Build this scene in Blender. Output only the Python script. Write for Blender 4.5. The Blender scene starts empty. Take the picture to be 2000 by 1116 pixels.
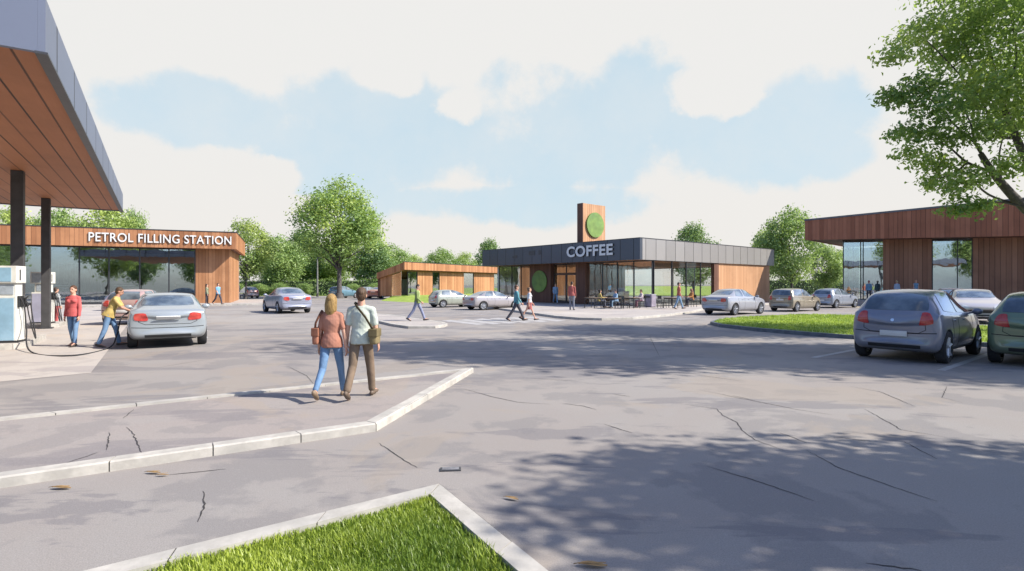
import bpy, bmesh, math, random
import numpy as np
from mathutils import Vector, Matrix, noise
from mathutils.bvhtree import BVHTree

# ------------------------------------------------------------------ camera, sky, sun, exposure
F, HY, H = 1060.0, 556.0, 1.78          # focal length and horizon in photo pixels (2000 wide), eye height in metres
SC = bpy.context.scene
C = SC.collection
R = math.radians
cam_d = bpy.data.cameras.new('camera'); cam = bpy.data.objects.new('camera', cam_d); C.objects.link(cam)
cam_d.sensor_width = 36.0; cam_d.lens = 36.0 * F / 2000.0
cam.location = (0, 0, H); cam.rotation_euler = (R(90), 0, 0)
cam_d.shift_y = -(558.0 - HY) / 2000.0
cam_d.clip_start = 0.1; cam_d.clip_end = 4000
SC.camera = cam
SC.view_settings.view_transform = 'Standard'; SC.view_settings.look = 'None'
SC.view_settings.exposure = 1.0; SC.view_settings.gamma = 1.0
SUN_EL, SUN_AZ = R(41), R(100)           # azimuth clockwise from +Y (the way the camera looks)
sun_d = bpy.data.lights.new('sun', 'SUN'); sun_d.energy = 4.1; sun_d.angle = R(0.5); sun_d.color = (1.0, 0.93, 0.82)
sun = bpy.data.objects.new('sun', sun_d); C.objects.link(sun)
sv = Vector((math.sin(SUN_AZ) * math.cos(SUN_EL), math.cos(SUN_AZ) * math.cos(SUN_EL), math.sin(SUN_EL)))
sun.rotation_euler = sv.to_track_quat('Z', 'Y').to_euler()

def pang(px, py):
    dx, dz = (px - 1000) / F, (HY - py) / F
    return math.atan(dx), math.atan(dz / math.hypot(1, dx))

class NT:
    """small helper for building node trees"""
    def __init__(s, tree): s.t = tree; s.n = tree.nodes; s.l = tree.links
    def add(s, typ, **kw):
        n = s.n.new(typ)
        for k, v in kw.items(): setattr(n, k, v)
        return n
    def put(s, sock, v):
        if isinstance(v, bpy.types.NodeSocket): s.l.new(v, sock)
        elif isinstance(v, (tuple, list)) and len(v) == 3 and sock.type == 'RGBA': sock.default_value = (*v, 1)
        else: sock.default_value = v
    def m(s, op, a, b=None, c=None, clamp=False):
        n = s.add('ShaderNodeMath', operation=op); n.use_clamp = clamp
        s.put(n.inputs[0], a)
        if b is not None: s.put(n.inputs[1], b)
        if c is not None: s.put(n.inputs[2], c)
        return n.outputs[0]
    def mix(s, f, a, b, mode='MIX'):
        n = s.add('ShaderNodeMix', data_type='RGBA', blend_type=mode)
        s.put(n.inputs[0], f); s.put(n.inputs[6], a); s.put(n.inputs[7], b)
        return n.outputs[2]
    def noise(s, vec, scale, detail=4, rough=.55, dist=0.0):
        n = s.add('ShaderNodeTexNoise'); s.put(n.inputs['Vector'], vec)
        n.inputs['Scale'].default_value = scale; n.inputs['Detail'].default_value = detail
        n.inputs['Roughness'].default_value = rough; n.inputs['Distortion'].default_value = dist
        return n.outputs['Fac']
    def ramp(s, f, lo, hi):
        n = s.add('ShaderNodeMapRange', interpolation_type='SMOOTHSTEP'); s.put(n.inputs[0], f)
        n.inputs[1].default_value = lo; n.inputs[2].default_value = hi
        return n.outputs[0]
    def vmul(s, v, k):
        n = s.add('ShaderNodeVectorMath', operation='MULTIPLY'); s.put(n.inputs[0], v); n.inputs[1].default_value = k
        return n.outputs[0]
    def obj(s): return s.add('ShaderNodeTexCoord').outputs['Object']

world = bpy.data.worlds.new('World'); SC.world = world; world.use_nodes = True
def build_world():
    t = NT(world.node_tree); t.n.clear()
    out = t.add('ShaderNodeOutputWorld'); bg = t.add('ShaderNodeBackground'); t.l.new(bg.outputs[0], out.inputs[0])
    sky = t.add('ShaderNodeTexSky', sky_type='NISHITA'); sky.sun_disc = False
    sky.sun_elevation = SUN_EL; sky.sun_rotation = SUN_AZ; sky.air_density = 1.0; sky.dust_density = 1.2; sky.ozone_density = 1.5
    d = t.add('ShaderNodeTexCoord').outputs['Generated']
    sp = t.add('ShaderNodeSeparateXYZ'); t.put(sp.inputs[0], d)
    az = t.m('ARCTAN2', sp.outputs[0], sp.outputs[1]); el = t.m('ARCSINE', sp.outputs[2])
    n1 = t.m('SUBTRACT', t.noise(d, 7.0, 6, .6), .5); n2 = t.m('SUBTRACT', t.noise(d, 2.6, 4, .5), .5)
    n3 = t.noise(d, 30.0, 4, .6)
    wob = t.m('ADD', t.m('MULTIPLY', n1, 2.6), t.m('MULTIPLY', n2, 1.6))
    def blob(px, py, rx, ry):
        a, e = pang(px, py); k = math.cos(a) ** 2 / F
        q = t.m('ADD', t.m('POWER', t.m('DIVIDE', t.m('SUBTRACT', az, a), rx * k), 2), t.m('POWER', t.m('DIVIDE', t.m('SUBTRACT', el, e), ry * math.cos(a) / F), 2))
        return t.m('SUBTRACT', 1.0, q)
    def union(bs):
        r = bs[0]
        for b in bs[1:]: r = t.m('MAXIMUM', r, b)
        return r
    blue = union([blob(*b) for b in [(390, 225, 210, 75), (640, 340, 170, 110), (800, 260, 260, 120), (1080, 270, 320, 130),
                                     (1250, 200, 140, 110), (1500, 250, 260, 110), (1050, 400, 260, 50), (930, 395, 200, 40), (1640, 300, 90, 60)]])
    white = union([blob(*b) for b in [(450, 350, 150, 62), (905, 205, 65, 42), (760, 150, 80, 40), (1410, 165, 130, 60), (480, 420, 200, 60)]])
    m1 = t.ramp(t.m('ADD', blue, wob), .02, .55)
    m2 = t.ramp(t.m('ADD', white, t.m('MULTIPLY', wob, 1.25)), .05, .42)
    pat = t.m('MULTIPLY', m1, t.m('SUBTRACT', 1.0, m2))
    # thin the wash towards the edges of the patches
    dens = t.m('MULTIPLY', pat, t.m('ADD', .34, t.m('MULTIPLY', t.noise(d, 5.0, 6, .65), .85)))
    warm = t.ramp(el, .30, .02)
    cloud = t.mix(warm, (.432, .428, .418), (.438, .424, .405))
    cloud = t.mix(t.m('MULTIPLY', n3, .10), cloud, (.385, .39, .40))
    blu = t.mix(.88, t.vmul(sky.outputs[0], (.09, .09, .09)), (.305, .385, .43))
    front = t.mix(dens, cloud, blu)
    # overhead and behind: open blue sky with broken cloud
    bc = t.ramp(t.noise(d, 3.0, 6, .6), .52, .66)
    back = t.mix(t.m('MULTIPLY', bc, .55), t.vmul(sky.outputs[0], (.088, .098, .125)), (.42, .44, .47))
    inview = t.m('MULTIPLY', t.ramp(t.m('ABSOLUTE', az), 1.15, .85), t.ramp(el, .75, .55))
    t.put(bg.inputs[0], t.mix(inview, back, front)); bg.inputs[1].default_value = 1.0
build_world()

# ------------------------------------------------------------------ helpers
def at(px, py, z=0.0):
    """point of the place at height z under a pixel of the photograph"""
    d = F * (H - z) / (py - HY)
    return Vector(((px - 1000) / F * d, d, z))
def lat(px, Y): return (px - 1000) / F * Y
def zat(py, Y): return H + (HY - py) * Y / F
def hit(px, P, a):
    k = (px - 1000) / F
    return (k * P[1] - P[0]) / (a[0] - k * a[1])

def tag(o, label=None, cat=None, group=None, kind=None):
    if label: o['label'] = label
    if cat: o['category'] = cat
    if group: o['group'] = group
    if kind: o['kind'] = kind
    return o
def empty(name, loc=(0, 0, 0), rz=0.0, label=None, cat=None, group=None):
    o = bpy.data.objects.new(name, None); C.objects.link(o); o.location = loc; o.rotation_euler = (0, 0, rz)
    o.empty_display_size = .2
    return tag(o, label, cat, group)
def copy_tree(o, parent=None):
    c = o.copy(); C.objects.link(c)
    if parent is not None: c.parent = parent
    for ch in list(o.children): copy_tree(ch, c)
    return c

class MB:
    def __init__(s): s.v = []; s.f = []; s.mi = []; s.cur = 0
    def add(s, vs, fs):
        b = len(s.v); s.v += [tuple(p) for p in vs]
        for f in fs: s.f.append(tuple(i + b for i in f)); s.mi.append(s.cur)
        return s
    def box(s, x0, x1, y0, y1, z0, z1, bev=0.0):
        if bev <= 0:
            return s.add([(x0, y0, z0), (x1, y0, z0), (x1, y1, z0), (x0, y1, z0), (x0, y0, z1), (x1, y0, z1), (x1, y1, z1), (x0, y1, z1)],
                         [(0, 3, 2, 1), (4, 5, 6, 7), (0, 1, 5, 4), (1, 2, 6, 5), (2, 3, 7, 6), (3, 0, 4, 7)])
        bm = bmesh.new(); bmesh.ops.create_cube(bm, size=1)
        for v in bm.verts: v.co = ((x0 + x1) / 2 + v.co.x * (x1 - x0), (y0 + y1) / 2 + v.co.y * (y1 - y0), (z0 + z1) / 2 + v.co.z * (z1 - z0))
        bmesh.ops.bevel(bm, geom=list(bm.edges), offset=bev, segments=2, affect='EDGES', profile=.5)
        return s.bm(bm)
    def bm(s, bm):
        bm.verts.ensure_lookup_table(); bm.verts.index_update()
        s.add([v.co.copy() for v in bm.verts], [tuple(v.index for v in f.verts) for f in bm.faces]); bm.free(); return s
    def prism(s, poly, z0, z1):
        n = len(poly); ar = sum(poly[i][0] * poly[(i + 1) % n][1] - poly[(i + 1) % n][0] * poly[i][1] for i in range(n))
        if ar < 0: poly = poly[::-1]
        vs = [(p[0], p[1], z0) for p in poly] + [(p[0], p[1], z1) for p in poly]
        return s.add(vs, [tuple(range(n - 1, -1, -1)), tuple(range(n, 2 * n))] + [(i, (i + 1) % n, n + (i + 1) % n, n + i) for i in range(n)])
    def sheet(s, poly, z):
        n = len(poly); ar = sum(poly[i][0] * poly[(i + 1) % n][1] - poly[(i + 1) % n][0] * poly[i][1] for i in range(n))
        if ar < 0: poly = poly[::-1]
        return s.add([(p[0], p[1], z) for p in poly], [tuple(range(n))])
    def tube(s, pts, rad, seg=8, cap=True, lat=None, sq=None):
        """tube through points; rad number, list of numbers or list of (rx, ry); lat: the x axis of the sections"""
        pts = [Vector(p) for p in pts]; n = len(pts)
        if not isinstance(rad, (list, tuple)): rad = [rad] * n
        vs, fs = [], []; prev = None
        for i, p in enumerate(pts):
            t = (pts[min(i + 1, n - 1)] - pts[max(i - 1, 0)])
            t = t.normalized() if t.length > 1e-9 else Vector((0, 0, 1))
            if lat is not None: x = Vector(lat)
            elif prev is not None: x = prev
            else: x = Vector((1, 0, 0)) if abs(t.x) < .9 else Vector((0, 1, 0))
            x = (x - t * x.dot(t)); x = x.normalized() if x.length > 1e-6 else t.orthogonal().normalized()
            y = t.cross(x); prev = x
            r = rad[i]; rx, ry = r if isinstance(r, (tuple, list)) else (r, r)
            for k in range(seg):
                a = 2 * math.pi * k / seg; ca, sa = math.cos(a), math.sin(a)
                if sq: ca = math.copysign(abs(ca) ** sq, ca); sa = math.copysign(abs(sa) ** sq, sa)
                vs.append(p + x * (rx * ca) + y * (ry * sa))
        for i in range(n - 1):
            for k in range(seg):
                k2 = (k + 1) % seg
                fs.append((i * seg + k, i * seg + k2, (i + 1) * seg + k2, (i + 1) * seg + k))
        if cap: fs += [tuple(range(seg - 1, -1, -1)), tuple(range((n - 1) * seg, n * seg))]
        return s.add(vs, fs)
    def capsule(s, a, b, ra, rb, seg=12, lat=None, k=1.0):
        """rounded tapered limb; k squashes the second axis"""
        a, b = Vector(a), Vector(b); d = (b - a); L = d.length; d = d / L if L > 1e-6 else Vector((0, 0, 1))
        pts, rr = [], []
        for q in (-1, -.85, -.5): pts.append(a + d * (q * ra)); rr.append(ra * math.sqrt(max(0.02, 1 - q * q)))
        pts.append(a); rr.append(ra); pts.append(a.lerp(b, .5)); rr.append((ra + rb) / 2); pts.append(b); rr.append(rb)
        for q in (.5, .85, 1): pts.append(b + d * (q * rb)); rr.append(rb * math.sqrt(max(0.02, 1 - q * q)))
        return s.tube(pts, [(r, r * k) for r in rr], seg, True, lat)
    def ball(s, c, rx, ry, rz, M=None, nu=16, nv=10):
        vs, fs = [], []; c = Vector(c)
        for j in range(nv + 1):
            th = math.pi * j / nv
            for i in range(nu):
                ph = 2 * math.pi * i / nu
                p = Vector((rx * math.sin(th) * math.cos(ph), ry * math.sin(th) * math.sin(ph), rz * math.cos(th)))
                vs.append(c + (M @ p if M is not None else p))
        for j in range(nv):
            for i in range(nu):
                i2 = (i + 1) % nu
                fs.append((j * nu + i, (j + 1) * nu + i, (j + 1) * nu + i2, j * nu + i2))
        return s.add(vs, fs)
    def lathe(s, prof, seg=24, axis='z', c=(0, 0, 0)):
        vs, fs = [], []; n = len(prof)
        for i in range(seg):
            a = 2 * math.pi * i / seg
            for r, h in prof:
                x, y = r * math.cos(a), r * math.sin(a)
                p = (x, y, h) if axis == 'z' else ((h, x, y) if axis == 'x' else (x, h, y))
                vs.append((p[0] + c[0], p[1] + c[1], p[2] + c[2]))
        for i in range(seg):
            i2 = (i + 1) % seg
            for k in range(n - 1): fs.append((i * n + k, i2 * n + k, i2 * n + k + 1, i * n + k + 1))
        return s.add(vs, fs)
    def mesh(s, name, mats, smooth=False):
        me = bpy.data.meshes.new(name); me.from_pydata(s.v, [], s.f)
        for m in (mats if isinstance(mats, (list, tuple)) else [mats]): me.materials.append(m)
        if any(s.mi): me.polygons.foreach_set('material_index', s.mi)
        bm = bmesh.new(); bm.from_mesh(me)
        bmesh.ops.recalc_face_normals(bm, faces=list(bm.faces))
        bm.to_mesh(me); bm.free()
        if smooth:
            if smooth is True: me.polygons.foreach_set('use_smooth', [True] * len(me.polygons))
            else:
                me.polygons.foreach_set('use_smooth', [True] * len(me.polygons)); me.set_sharp_from_angle(angle=R(smooth))
        me.update()
        return me
    def build(s, name, mats, parent=None, smooth=False, loc=None, rz=None):
        return link(name, s.mesh(name, mats, smooth), parent, loc, rz)
def link(name, me, parent=None, loc=None, rz=None):
    o = bpy.data.objects.new(name, me); C.objects.link(o)
    if parent is not None: o.parent = parent
    if loc is not None: o.location = loc
    if rz is not None: o.rotation_euler = (0, 0, rz)
    return o
def struct(o, label=None): return tag(o, label, None, None, 'structure')
def evaluated(me, mods, keep=False):
    """mesh data after a list of (type, settings) modifiers"""
    o = bpy.data.objects.new('temporary', me); C.objects.link(o)
    for typ, kw in mods:
        m = o.modifiers.new(typ, typ)
        for k, v in kw.items(): setattr(m, k, v)
    dg = bpy.context.evaluated_depsgraph_get(); dg.update()
    r = bpy.data.meshes.new_from_object(o.evaluated_get(dg))
    bpy.data.objects.remove(o)
    return r

# ------------------------------------------------------------------ materials
def lin(r, g, b):
    return tuple(((c / 255) / 12.92 if c / 255 <= .04045 else ((c / 255 + .055) / 1.055) ** 2.4) for c in (r, g, b))
MATS = {}
def new_mat(name):
    m = bpy.data.materials.new(name); m.use_nodes = True; t = NT(m.node_tree); t.n.clear()
    out = t.add('ShaderNodeOutputMaterial'); p = t.add('ShaderNodeBsdfPrincipled'); t.l.new(p.outputs[0], out.inputs[0])
    return m, t, p, out
def bump(t, p, h, dist=.01, strength=.5):
    b = t.add('ShaderNodeBump'); b.inputs['Distance'].default_value = dist; b.inputs['Strength'].default_value = strength
    t.put(b.inputs['Height'], h); t.put(p.inputs['Normal'], b.outputs[0])
def mat(name, c, var=.18, scale=6.0, rough=.6, metal=0.0, spec=.5, bmp=0.0, coat=0.0, hue=None):
    """plain procedural material: base colour varied by noise, optional second hue and bump"""
    if name in MATS: return MATS[name]
    m, t, p, out = new_mat(name); v = t.obj()
    n = t.noise(v, scale, 5, .6)
    lo = tuple(x * (1 - var) for x in c); hi = tuple(min(1, x * (1 + var)) for x in c)
    col = t.mix(t.ramp(n, .3, .7), lo, hi)
    if hue: col = t.mix(t.m('MULTIPLY', t.ramp(t.noise(v, scale * .37, 3), .4, .7), .6), col, hue)
    t.put(p.inputs['Base Color'], col); p.inputs['Roughness'].default_value = rough; p.inputs['Metallic'].default_value = metal
    p.inputs['Specular IOR Level'].default_value = spec; p.inputs['Coat Weight'].default_value = coat; p.inputs['Coat Roughness'].default_value = .06
    if bmp: bump(t, p, t.noise(v, scale * 5, 4), bmp, .6)
    MATS[name] = m; return m
def timber(name, c1, c2, width=.28, axis='xy', gap=.05, dark=.25):
    if name in MATS: return MATS[name]
    m, t, p, out = new_mat(name); v = t.obj()
    sp = t.add('ShaderNodeSeparateXYZ'); t.put(sp.inputs[0], v)
    c = t.m('ADD', sp.outputs[0], sp.outputs[1]) if axis == 'xy' else sp.outputs['XYZ'.index(axis.upper())]
    q = t.m('DIVIDE', c, width); fl = t.m('FLOOR', q); fr = t.m('FRACT', q)
    wn = t.add('ShaderNodeTexWhiteNoise', noise_dimensions='1D'); t.put(wn.inputs['W'], fl)
    k = (7, 7, .5) if axis == 'xy' else ((.5, 7, 7) if axis == 'y' else (7, .5, 7))
    gr = t.noise(t.vmul(v, k), 2.2, 6, .65, .4); big = t.noise(v, .55, 4, .6)
    f = t.m('ADD', t.m('MULTIPLY', wn.outputs['Value'], .62), t.m('MULTIPLY', gr, .5))
    col = t.mix(t.ramp(f, .15, .9), c1, c2)
    col = t.mix(t.m('MULTIPLY', t.ramp(big, .45, .75), .35), col, tuple(x * .55 for x in c1))
    edge = t.m('MINIMUM', fr, t.m('SUBTRACT', 1.0, fr))
    g = t.ramp(edge, gap * .5, gap * .5 + .03)
    # some joints are deep and black, most are faint
    wn2 = t.add('ShaderNodeTexWhiteNoise', noise_dimensions='1D'); t.put(wn2.inputs['W'], t.m('ADD', t.m('FLOOR', t.m('ADD', q, .5)), 31.7))
    deep = t.m('ADD', .35, t.m('MULTIPLY', wn2.outputs['Value'], .6))
    col = t.mix(t.m('MULTIPLY', t.m('SUBTRACT', 1.0, g), deep), col, tuple(x * dark * .35 for x in c1))
    t.put(p.inputs['Base Color'], col); p.inputs['Roughness'].default_value = .62; p.inputs['Specular IOR Level'].default_value = .3
    bump(t, p, t.m('ADD', t.m('MULTIPLY', gr, .25), g), .012, .7)
    MATS[name] = m; return m
def panelled(name, c, width=1.2, var=.15, rough=.4, metal=.3):
    if name in MATS: return MATS[name]
    m, t, p, out = new_mat(name); v = t.obj()
    sp = t.add('ShaderNodeSeparateXYZ'); t.put(sp.inputs[0], v)
    q = t.m('DIVIDE', t.m('ADD', sp.outputs[0], sp.outputs[1]), width); fr = t.m('FRACT', q)
    wn = t.add('ShaderNodeTexWhiteNoise', noise_dimensions='1D'); t.put(wn.inputs['W'], t.m('FLOOR', q))
    n = t.noise(v, .9, 5, .6)
    f = t.m('ADD', t.m('MULTIPLY', wn.outputs['Value'], .5), t.m('MULTIPLY', n, .5))
    col = t.mix(f, tuple(x * (1 - var) for x in c), tuple(x * (1 + var) for x in c))
    edge = t.m('MINIMUM', fr, t.m('SUBTRACT', 1.0, fr)); g = t.ramp(edge, .012, .03)
    col = t.mix(g, tuple(x * .12 for x in c), col)
    t.put(p.inputs['Base Color'], col); p.inputs['Roughness'].default_value = rough; p.inputs['Metallic'].default_value = metal
    bump(t, p, g, .01, .6)
    MATS[name] = m; return m
def glass_mat(name, tint=(.80, .88, .88), refl=.30):
    if name in MATS: return MATS[name]
    m, t, p, out = new_mat(name); t.n.remove(p)
    tr = t.add('ShaderNodeBsdfTransparent'); tr.inputs[0].default_value = (*tint, 1)
    gl = t.add('ShaderNodeBsdfGlossy'); gl.inputs['Roughness'].default_value = .015; gl.inputs[0].default_value = (.92, .95, .97, 1)
    gg = t.add('ShaderNodeNewGeometry'); dt = t.add('ShaderNodeVectorMath', operation='DOT_PRODUCT'); t.put(dt.inputs[0], gg.outputs['Incoming']); t.put(dt.inputs[1], gg.outputs['Normal'])
    fr = t.m('POWER', t.m('SUBTRACT', 1.0, t.m('ABSOLUTE', dt.outputs['Value']), clamp=True), 4.0)
    b = t.add('ShaderNodeBump'); b.inputs['Strength'].default_value = .06; b.inputs['Distance'].default_value = .05
    t.put(b.inputs['Height'], t.noise(t.obj(), .8, 2)); t.put(gl.inputs['Normal'], b.outputs[0])
    ms = t.add('ShaderNodeMixShader'); t.put(ms.inputs[0], t.m('ADD', refl, t.m('MULTIPLY', fr, 1.0 - refl), clamp=True))
    t.l.new(tr.outputs[0], ms.inputs[1]); t.l.new(gl.outputs[0], ms.inputs[2]); t.l.new(ms.outputs[0], out.inputs[0])
    MATS[name] = m; return m
def leaf_mat(name, dark, light, trans=.35, yellow=None):
    if name in MATS: return MATS[name]
    m, t, p, out = new_mat(name); t.n.remove(p)
    at_ = t.add('ShaderNodeAttribute', attribute_name='tint'); g = t.add('ShaderNodeNewGeometry')
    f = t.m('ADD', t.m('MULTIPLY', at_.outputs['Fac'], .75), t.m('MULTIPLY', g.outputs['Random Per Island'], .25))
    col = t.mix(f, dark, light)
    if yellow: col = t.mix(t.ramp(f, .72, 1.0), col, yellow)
    d = t.add('ShaderNodeBsdfDiffuse'); t.put(d.inputs[0], col)
    tr = t.add('ShaderNodeBsdfTranslucent'); t.put(tr.inputs[0], t.mix(.5, col, (.30, .42, .05), 'MIX'))
    ms = t.add('ShaderNodeMixShader'); ms.inputs[0].default_value = trans
    t.l.new(d.outputs[0], ms.inputs[1]); t.l.new(tr.outputs[0], ms.inputs[2])
    gl = t.add('ShaderNodeBsdfGlossy'); gl.inputs['Roughness'].default_value = .45
    m2 = t.add('ShaderNodeMixShader'); m2.inputs[0].default_value = .03
    t.l.new(ms.outputs[0], m2.inputs[1]); t.l.new(gl.outputs[0], m2.inputs[2]); t.l.new(m2.outputs[0], out.inputs[0])
    MATS[name] = m; return m
def asphalt_mat(name, base, warm, stain, scale=.22):
    m, t, p, out = new_mat(name); v = t.obj()
    n1 = t.noise(v, scale, 7, .62, .6); n2 = t.noise(v, scale * 3.1, 6, .6, .3); n3 = t.noise(v, 90, 3, .7); n4 = t.noise(v, .09, 4, .5)
    # long washes drawn out the way traffic runs
    n5 = t.noise(t.vmul(v, (.35, 1.3, 1)), .55, 6, .62, .5)
    col = t.mix(t.ramp(n1, .36, .62), base, warm)
    col = t.mix(t.m('MULTIPLY', t.ramp(n2, .51, .565), .60), col, stain)
    col = t.mix(t.m('MULTIPLY', t.ramp(n5, .55, .575), .55), col, (stain[0] * .80, stain[1] * .80, stain[2] * .86))
    col = t.mix(t.m('MULTIPLY', t.ramp(n4, .52, .62), .55), col, (base[0] * 1.28, base[1] * 1.26, base[2] * 1.2))
    col = t.mix(t.m('MULTIPLY', t.ramp(n3, .35, .75), .42), col, tuple(x * .55 for x in stain))
    n6 = t.noise(v, .34, 6, .6, .8); n7 = t.noise(v, 26, 4, .65)
    col = t.mix(t.m('MULTIPLY', t.ramp(n6, .55, .60), .5), col, (base[0] * .98, base[1] * .90, base[2] * .80))
    col = t.mix(t.m('MULTIPLY', t.ramp(n7, .55, .75), .18), col, tuple(x * 1.5 for x in base))
    t.put(p.inputs['Base Color'], col); p.inputs['Roughness'].default_value = .85; p.inputs['Specular IOR Level'].default_value = .25
    bump(t, p, t.m('ADD', n3, t.m('MULTIPLY', n2, .5)), .006, .5)
    return m
M_ASPH = asphalt_mat('worn pale asphalt', (.284, .266, .250), (.276, .248, .228), (.196, .186, .184))
M_CONC = asphalt_mat('forecourt concrete', (.44, .405, .37), (.43, .39, .35), (.36, .33, .305), .3)
M_PAVE = asphalt_mat('island paving', (.300, .276, .258), (.302, .266, .246), (.228, .210, .204), .4)
M_PLAZA = asphalt_mat('plaza paving', (.40, .372, .346), (.40, .365, .333), (.34, .31, .293), .4)
M_KERB = mat('kerb concrete', (.40, .378, .34), .16, 5, .8, bmp=.004, hue=(.30, .29, .27))
M_KERBD = mat('dark grey kerb', (.11, .125, .14), .2, 5, .7, bmp=.003)  # darker, bluer kerb tone, used round the verge
M_JOINT = mat('kerb joint', (.05, .048, .045), .2, 9, .9)
M_PAINT = mat('road paint', (.35, .34, .335), .14, 3, .7, hue=(.32, .31, .30))
M_YELLOW = mat('yellow road paint', (.62, .47, .12), .15, 3, .7, hue=(.48, .38, .14))
M_CRACK = mat('crack', (.035, .032, .032), .3, 12, .95)
M_GRASS = mat('lawn', (.22, .31, .040), .28, 2.2, .9, hue=(.28, .34, .06), bmp=.02)
M_SOIL = mat('planting bed', (.10, .13, .03), .3, 4, .95)
M_T_ORANGE = timber('orange cedar cladding', (.29, .125, .056), (.46, .220, .105), .30)
M_T_PANEL = timber('cedar panel', (.31, .140, .062), (.48, .245, .122), .26)
M_T_PALE = timber('pale cedar panel', (.42, .225, .115), (.52, .295, .160), .26)
M_T_BROWN = timber('brown timber cladding', (.235, .088, .046), (.36, .148, .082), .32)
M_T_BROWNW = timber('brown timber wall', (.22, .108, .064), (.33, .172, .105), .34)
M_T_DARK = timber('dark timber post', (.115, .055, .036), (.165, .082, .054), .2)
M_SOFFIT = timber('canopy soffit boards', (.36, .140, .060), (.47, .200, .090), .42, 'y', .05, .18)
M_SLATE = panelled('slate fascia panel', (.062, .072, .088), 1.25)
M_GREYF = panelled('grey fascia panel', (.31, .295, .275), 1.25)
M_BLUEF = panelled('blue grey canopy fascia', (.125, .145, .20), 2.2, .1, .5, .1)
M_TRIM = mat('dark trim', (.035, .036, .04), .2, 4, .45)
M_FRAME = mat('window frame', (.030, .032, .035), .15, 4, .4)
M_ROOF = mat('flat roof felt', (.10, .10, .105), .2, 2, .85)
M_DISC = mat('green disc', (.15, .245, .045), .25, 1.6, .55, hue=(.085, .19, .06))
M_LET = mat('white lettering', (.66, .65, .62), .04, 5, .5)
M_LETG = mat('pale grey lettering', (.60, .62, .62), .05, 5, .5)
M_LSHADOW = mat('lettering painted shadow', (.03, .03, .032), .1, 5, .5)  # near-black side faces: the letters' shadow put into the colour
M_GLASS = glass_mat('shopfront glass', (.78, .87, .88), .34)
M_GLASS3 = glass_mat('coffee shop side glass', (.975, .985, .98), .06)
M_GLASS2 = glass_mat('coffee shop glass', (.95, .97, .96), .17)
M_COL = mat('charcoal column', (.045, .044, .046), .25, 2, .5)
M_INW = mat('interior wall', (.48, .46, .43), .12, 1, .8)
M_INWARM = mat('interior wall with painted glow', (.62, .30, .12), .25, .9, .8, hue=(.62, .44, .24))  # orange put into the wall colour in place of interior lamplight
M_INF = mat('interior floor', (.30, .28, .26), .2, 2, .4)
M_BARK = mat('grey bark', (.085, .075, .070), .3, 9, .9, bmp=.02)
M_LEAF_A = leaf_mat('fresh leaves', (.150, .250, .065), (.52, .62, .19), .45, (.46, .50, .12))
M_LEAF_B = leaf_mat('mid green leaves', (.130, .235, .085), (.42, .54, .18), .43)
M_LEAF_C = leaf_mat('dark green leaves', (.090, .175, .08), (.26, .37, .135), .38)
M_LEAF_D = leaf_mat('broad tree leaves', (.090, .195, .070), (.44, .57, .15), .46, (.62, .68, .14))
M_LEAF_E = leaf_mat('overhanging leaves', (.085, .195, .075), (.50, .62, .17), .58, (.72, .78, .18))
M_BLADE = leaf_mat('grass blades', (.115, .200, .030), (.44, .52, .075), .42)
M_RUB = mat('tyre rubber', (.022, .022, .024), .2, 8, .85)
M_RIM = mat('alloy rim', (.50, .51, .53), .1, 4, .35, metal=.35)
M_DARKP = mat('black plastic', (.020, .021, .023), .2, 6, .5)
M_SEAM = mat('panel gap', (.012, .012, .014), .1, 6, .8)
M_PLATE = mat('number plate', (.62, .62, .60), .05, 5, .5)
M_TAIL = mat('tail light', (.42, .035, .030), .25, 14, .18, coat=.6, hue=(.55, .10, .07))
M_HEAD = mat('headlight', (.50, .52, .55), .2, 12, .12, coat=.8)
M_CHROME = mat('bright metal', (.6, .61, .62), .05, 5, .22, metal=.9)
def car_glass():
    m, t, p, out = new_mat('car glass'); v = t.obj()
    t.put(p.inputs['Base Color'], t.mix(t.ramp(t.noise(v, 2.0, 3), .35, .65), (.055, .075, .095), (.16, .20, .23)))
    p.inputs['Roughness'].default_value = .06; p.inputs['Specular IOR Level'].default_value = .9; p.inputs['Coat Weight'].default_value = .6
    return m
M_CGLASS = car_glass()

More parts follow.
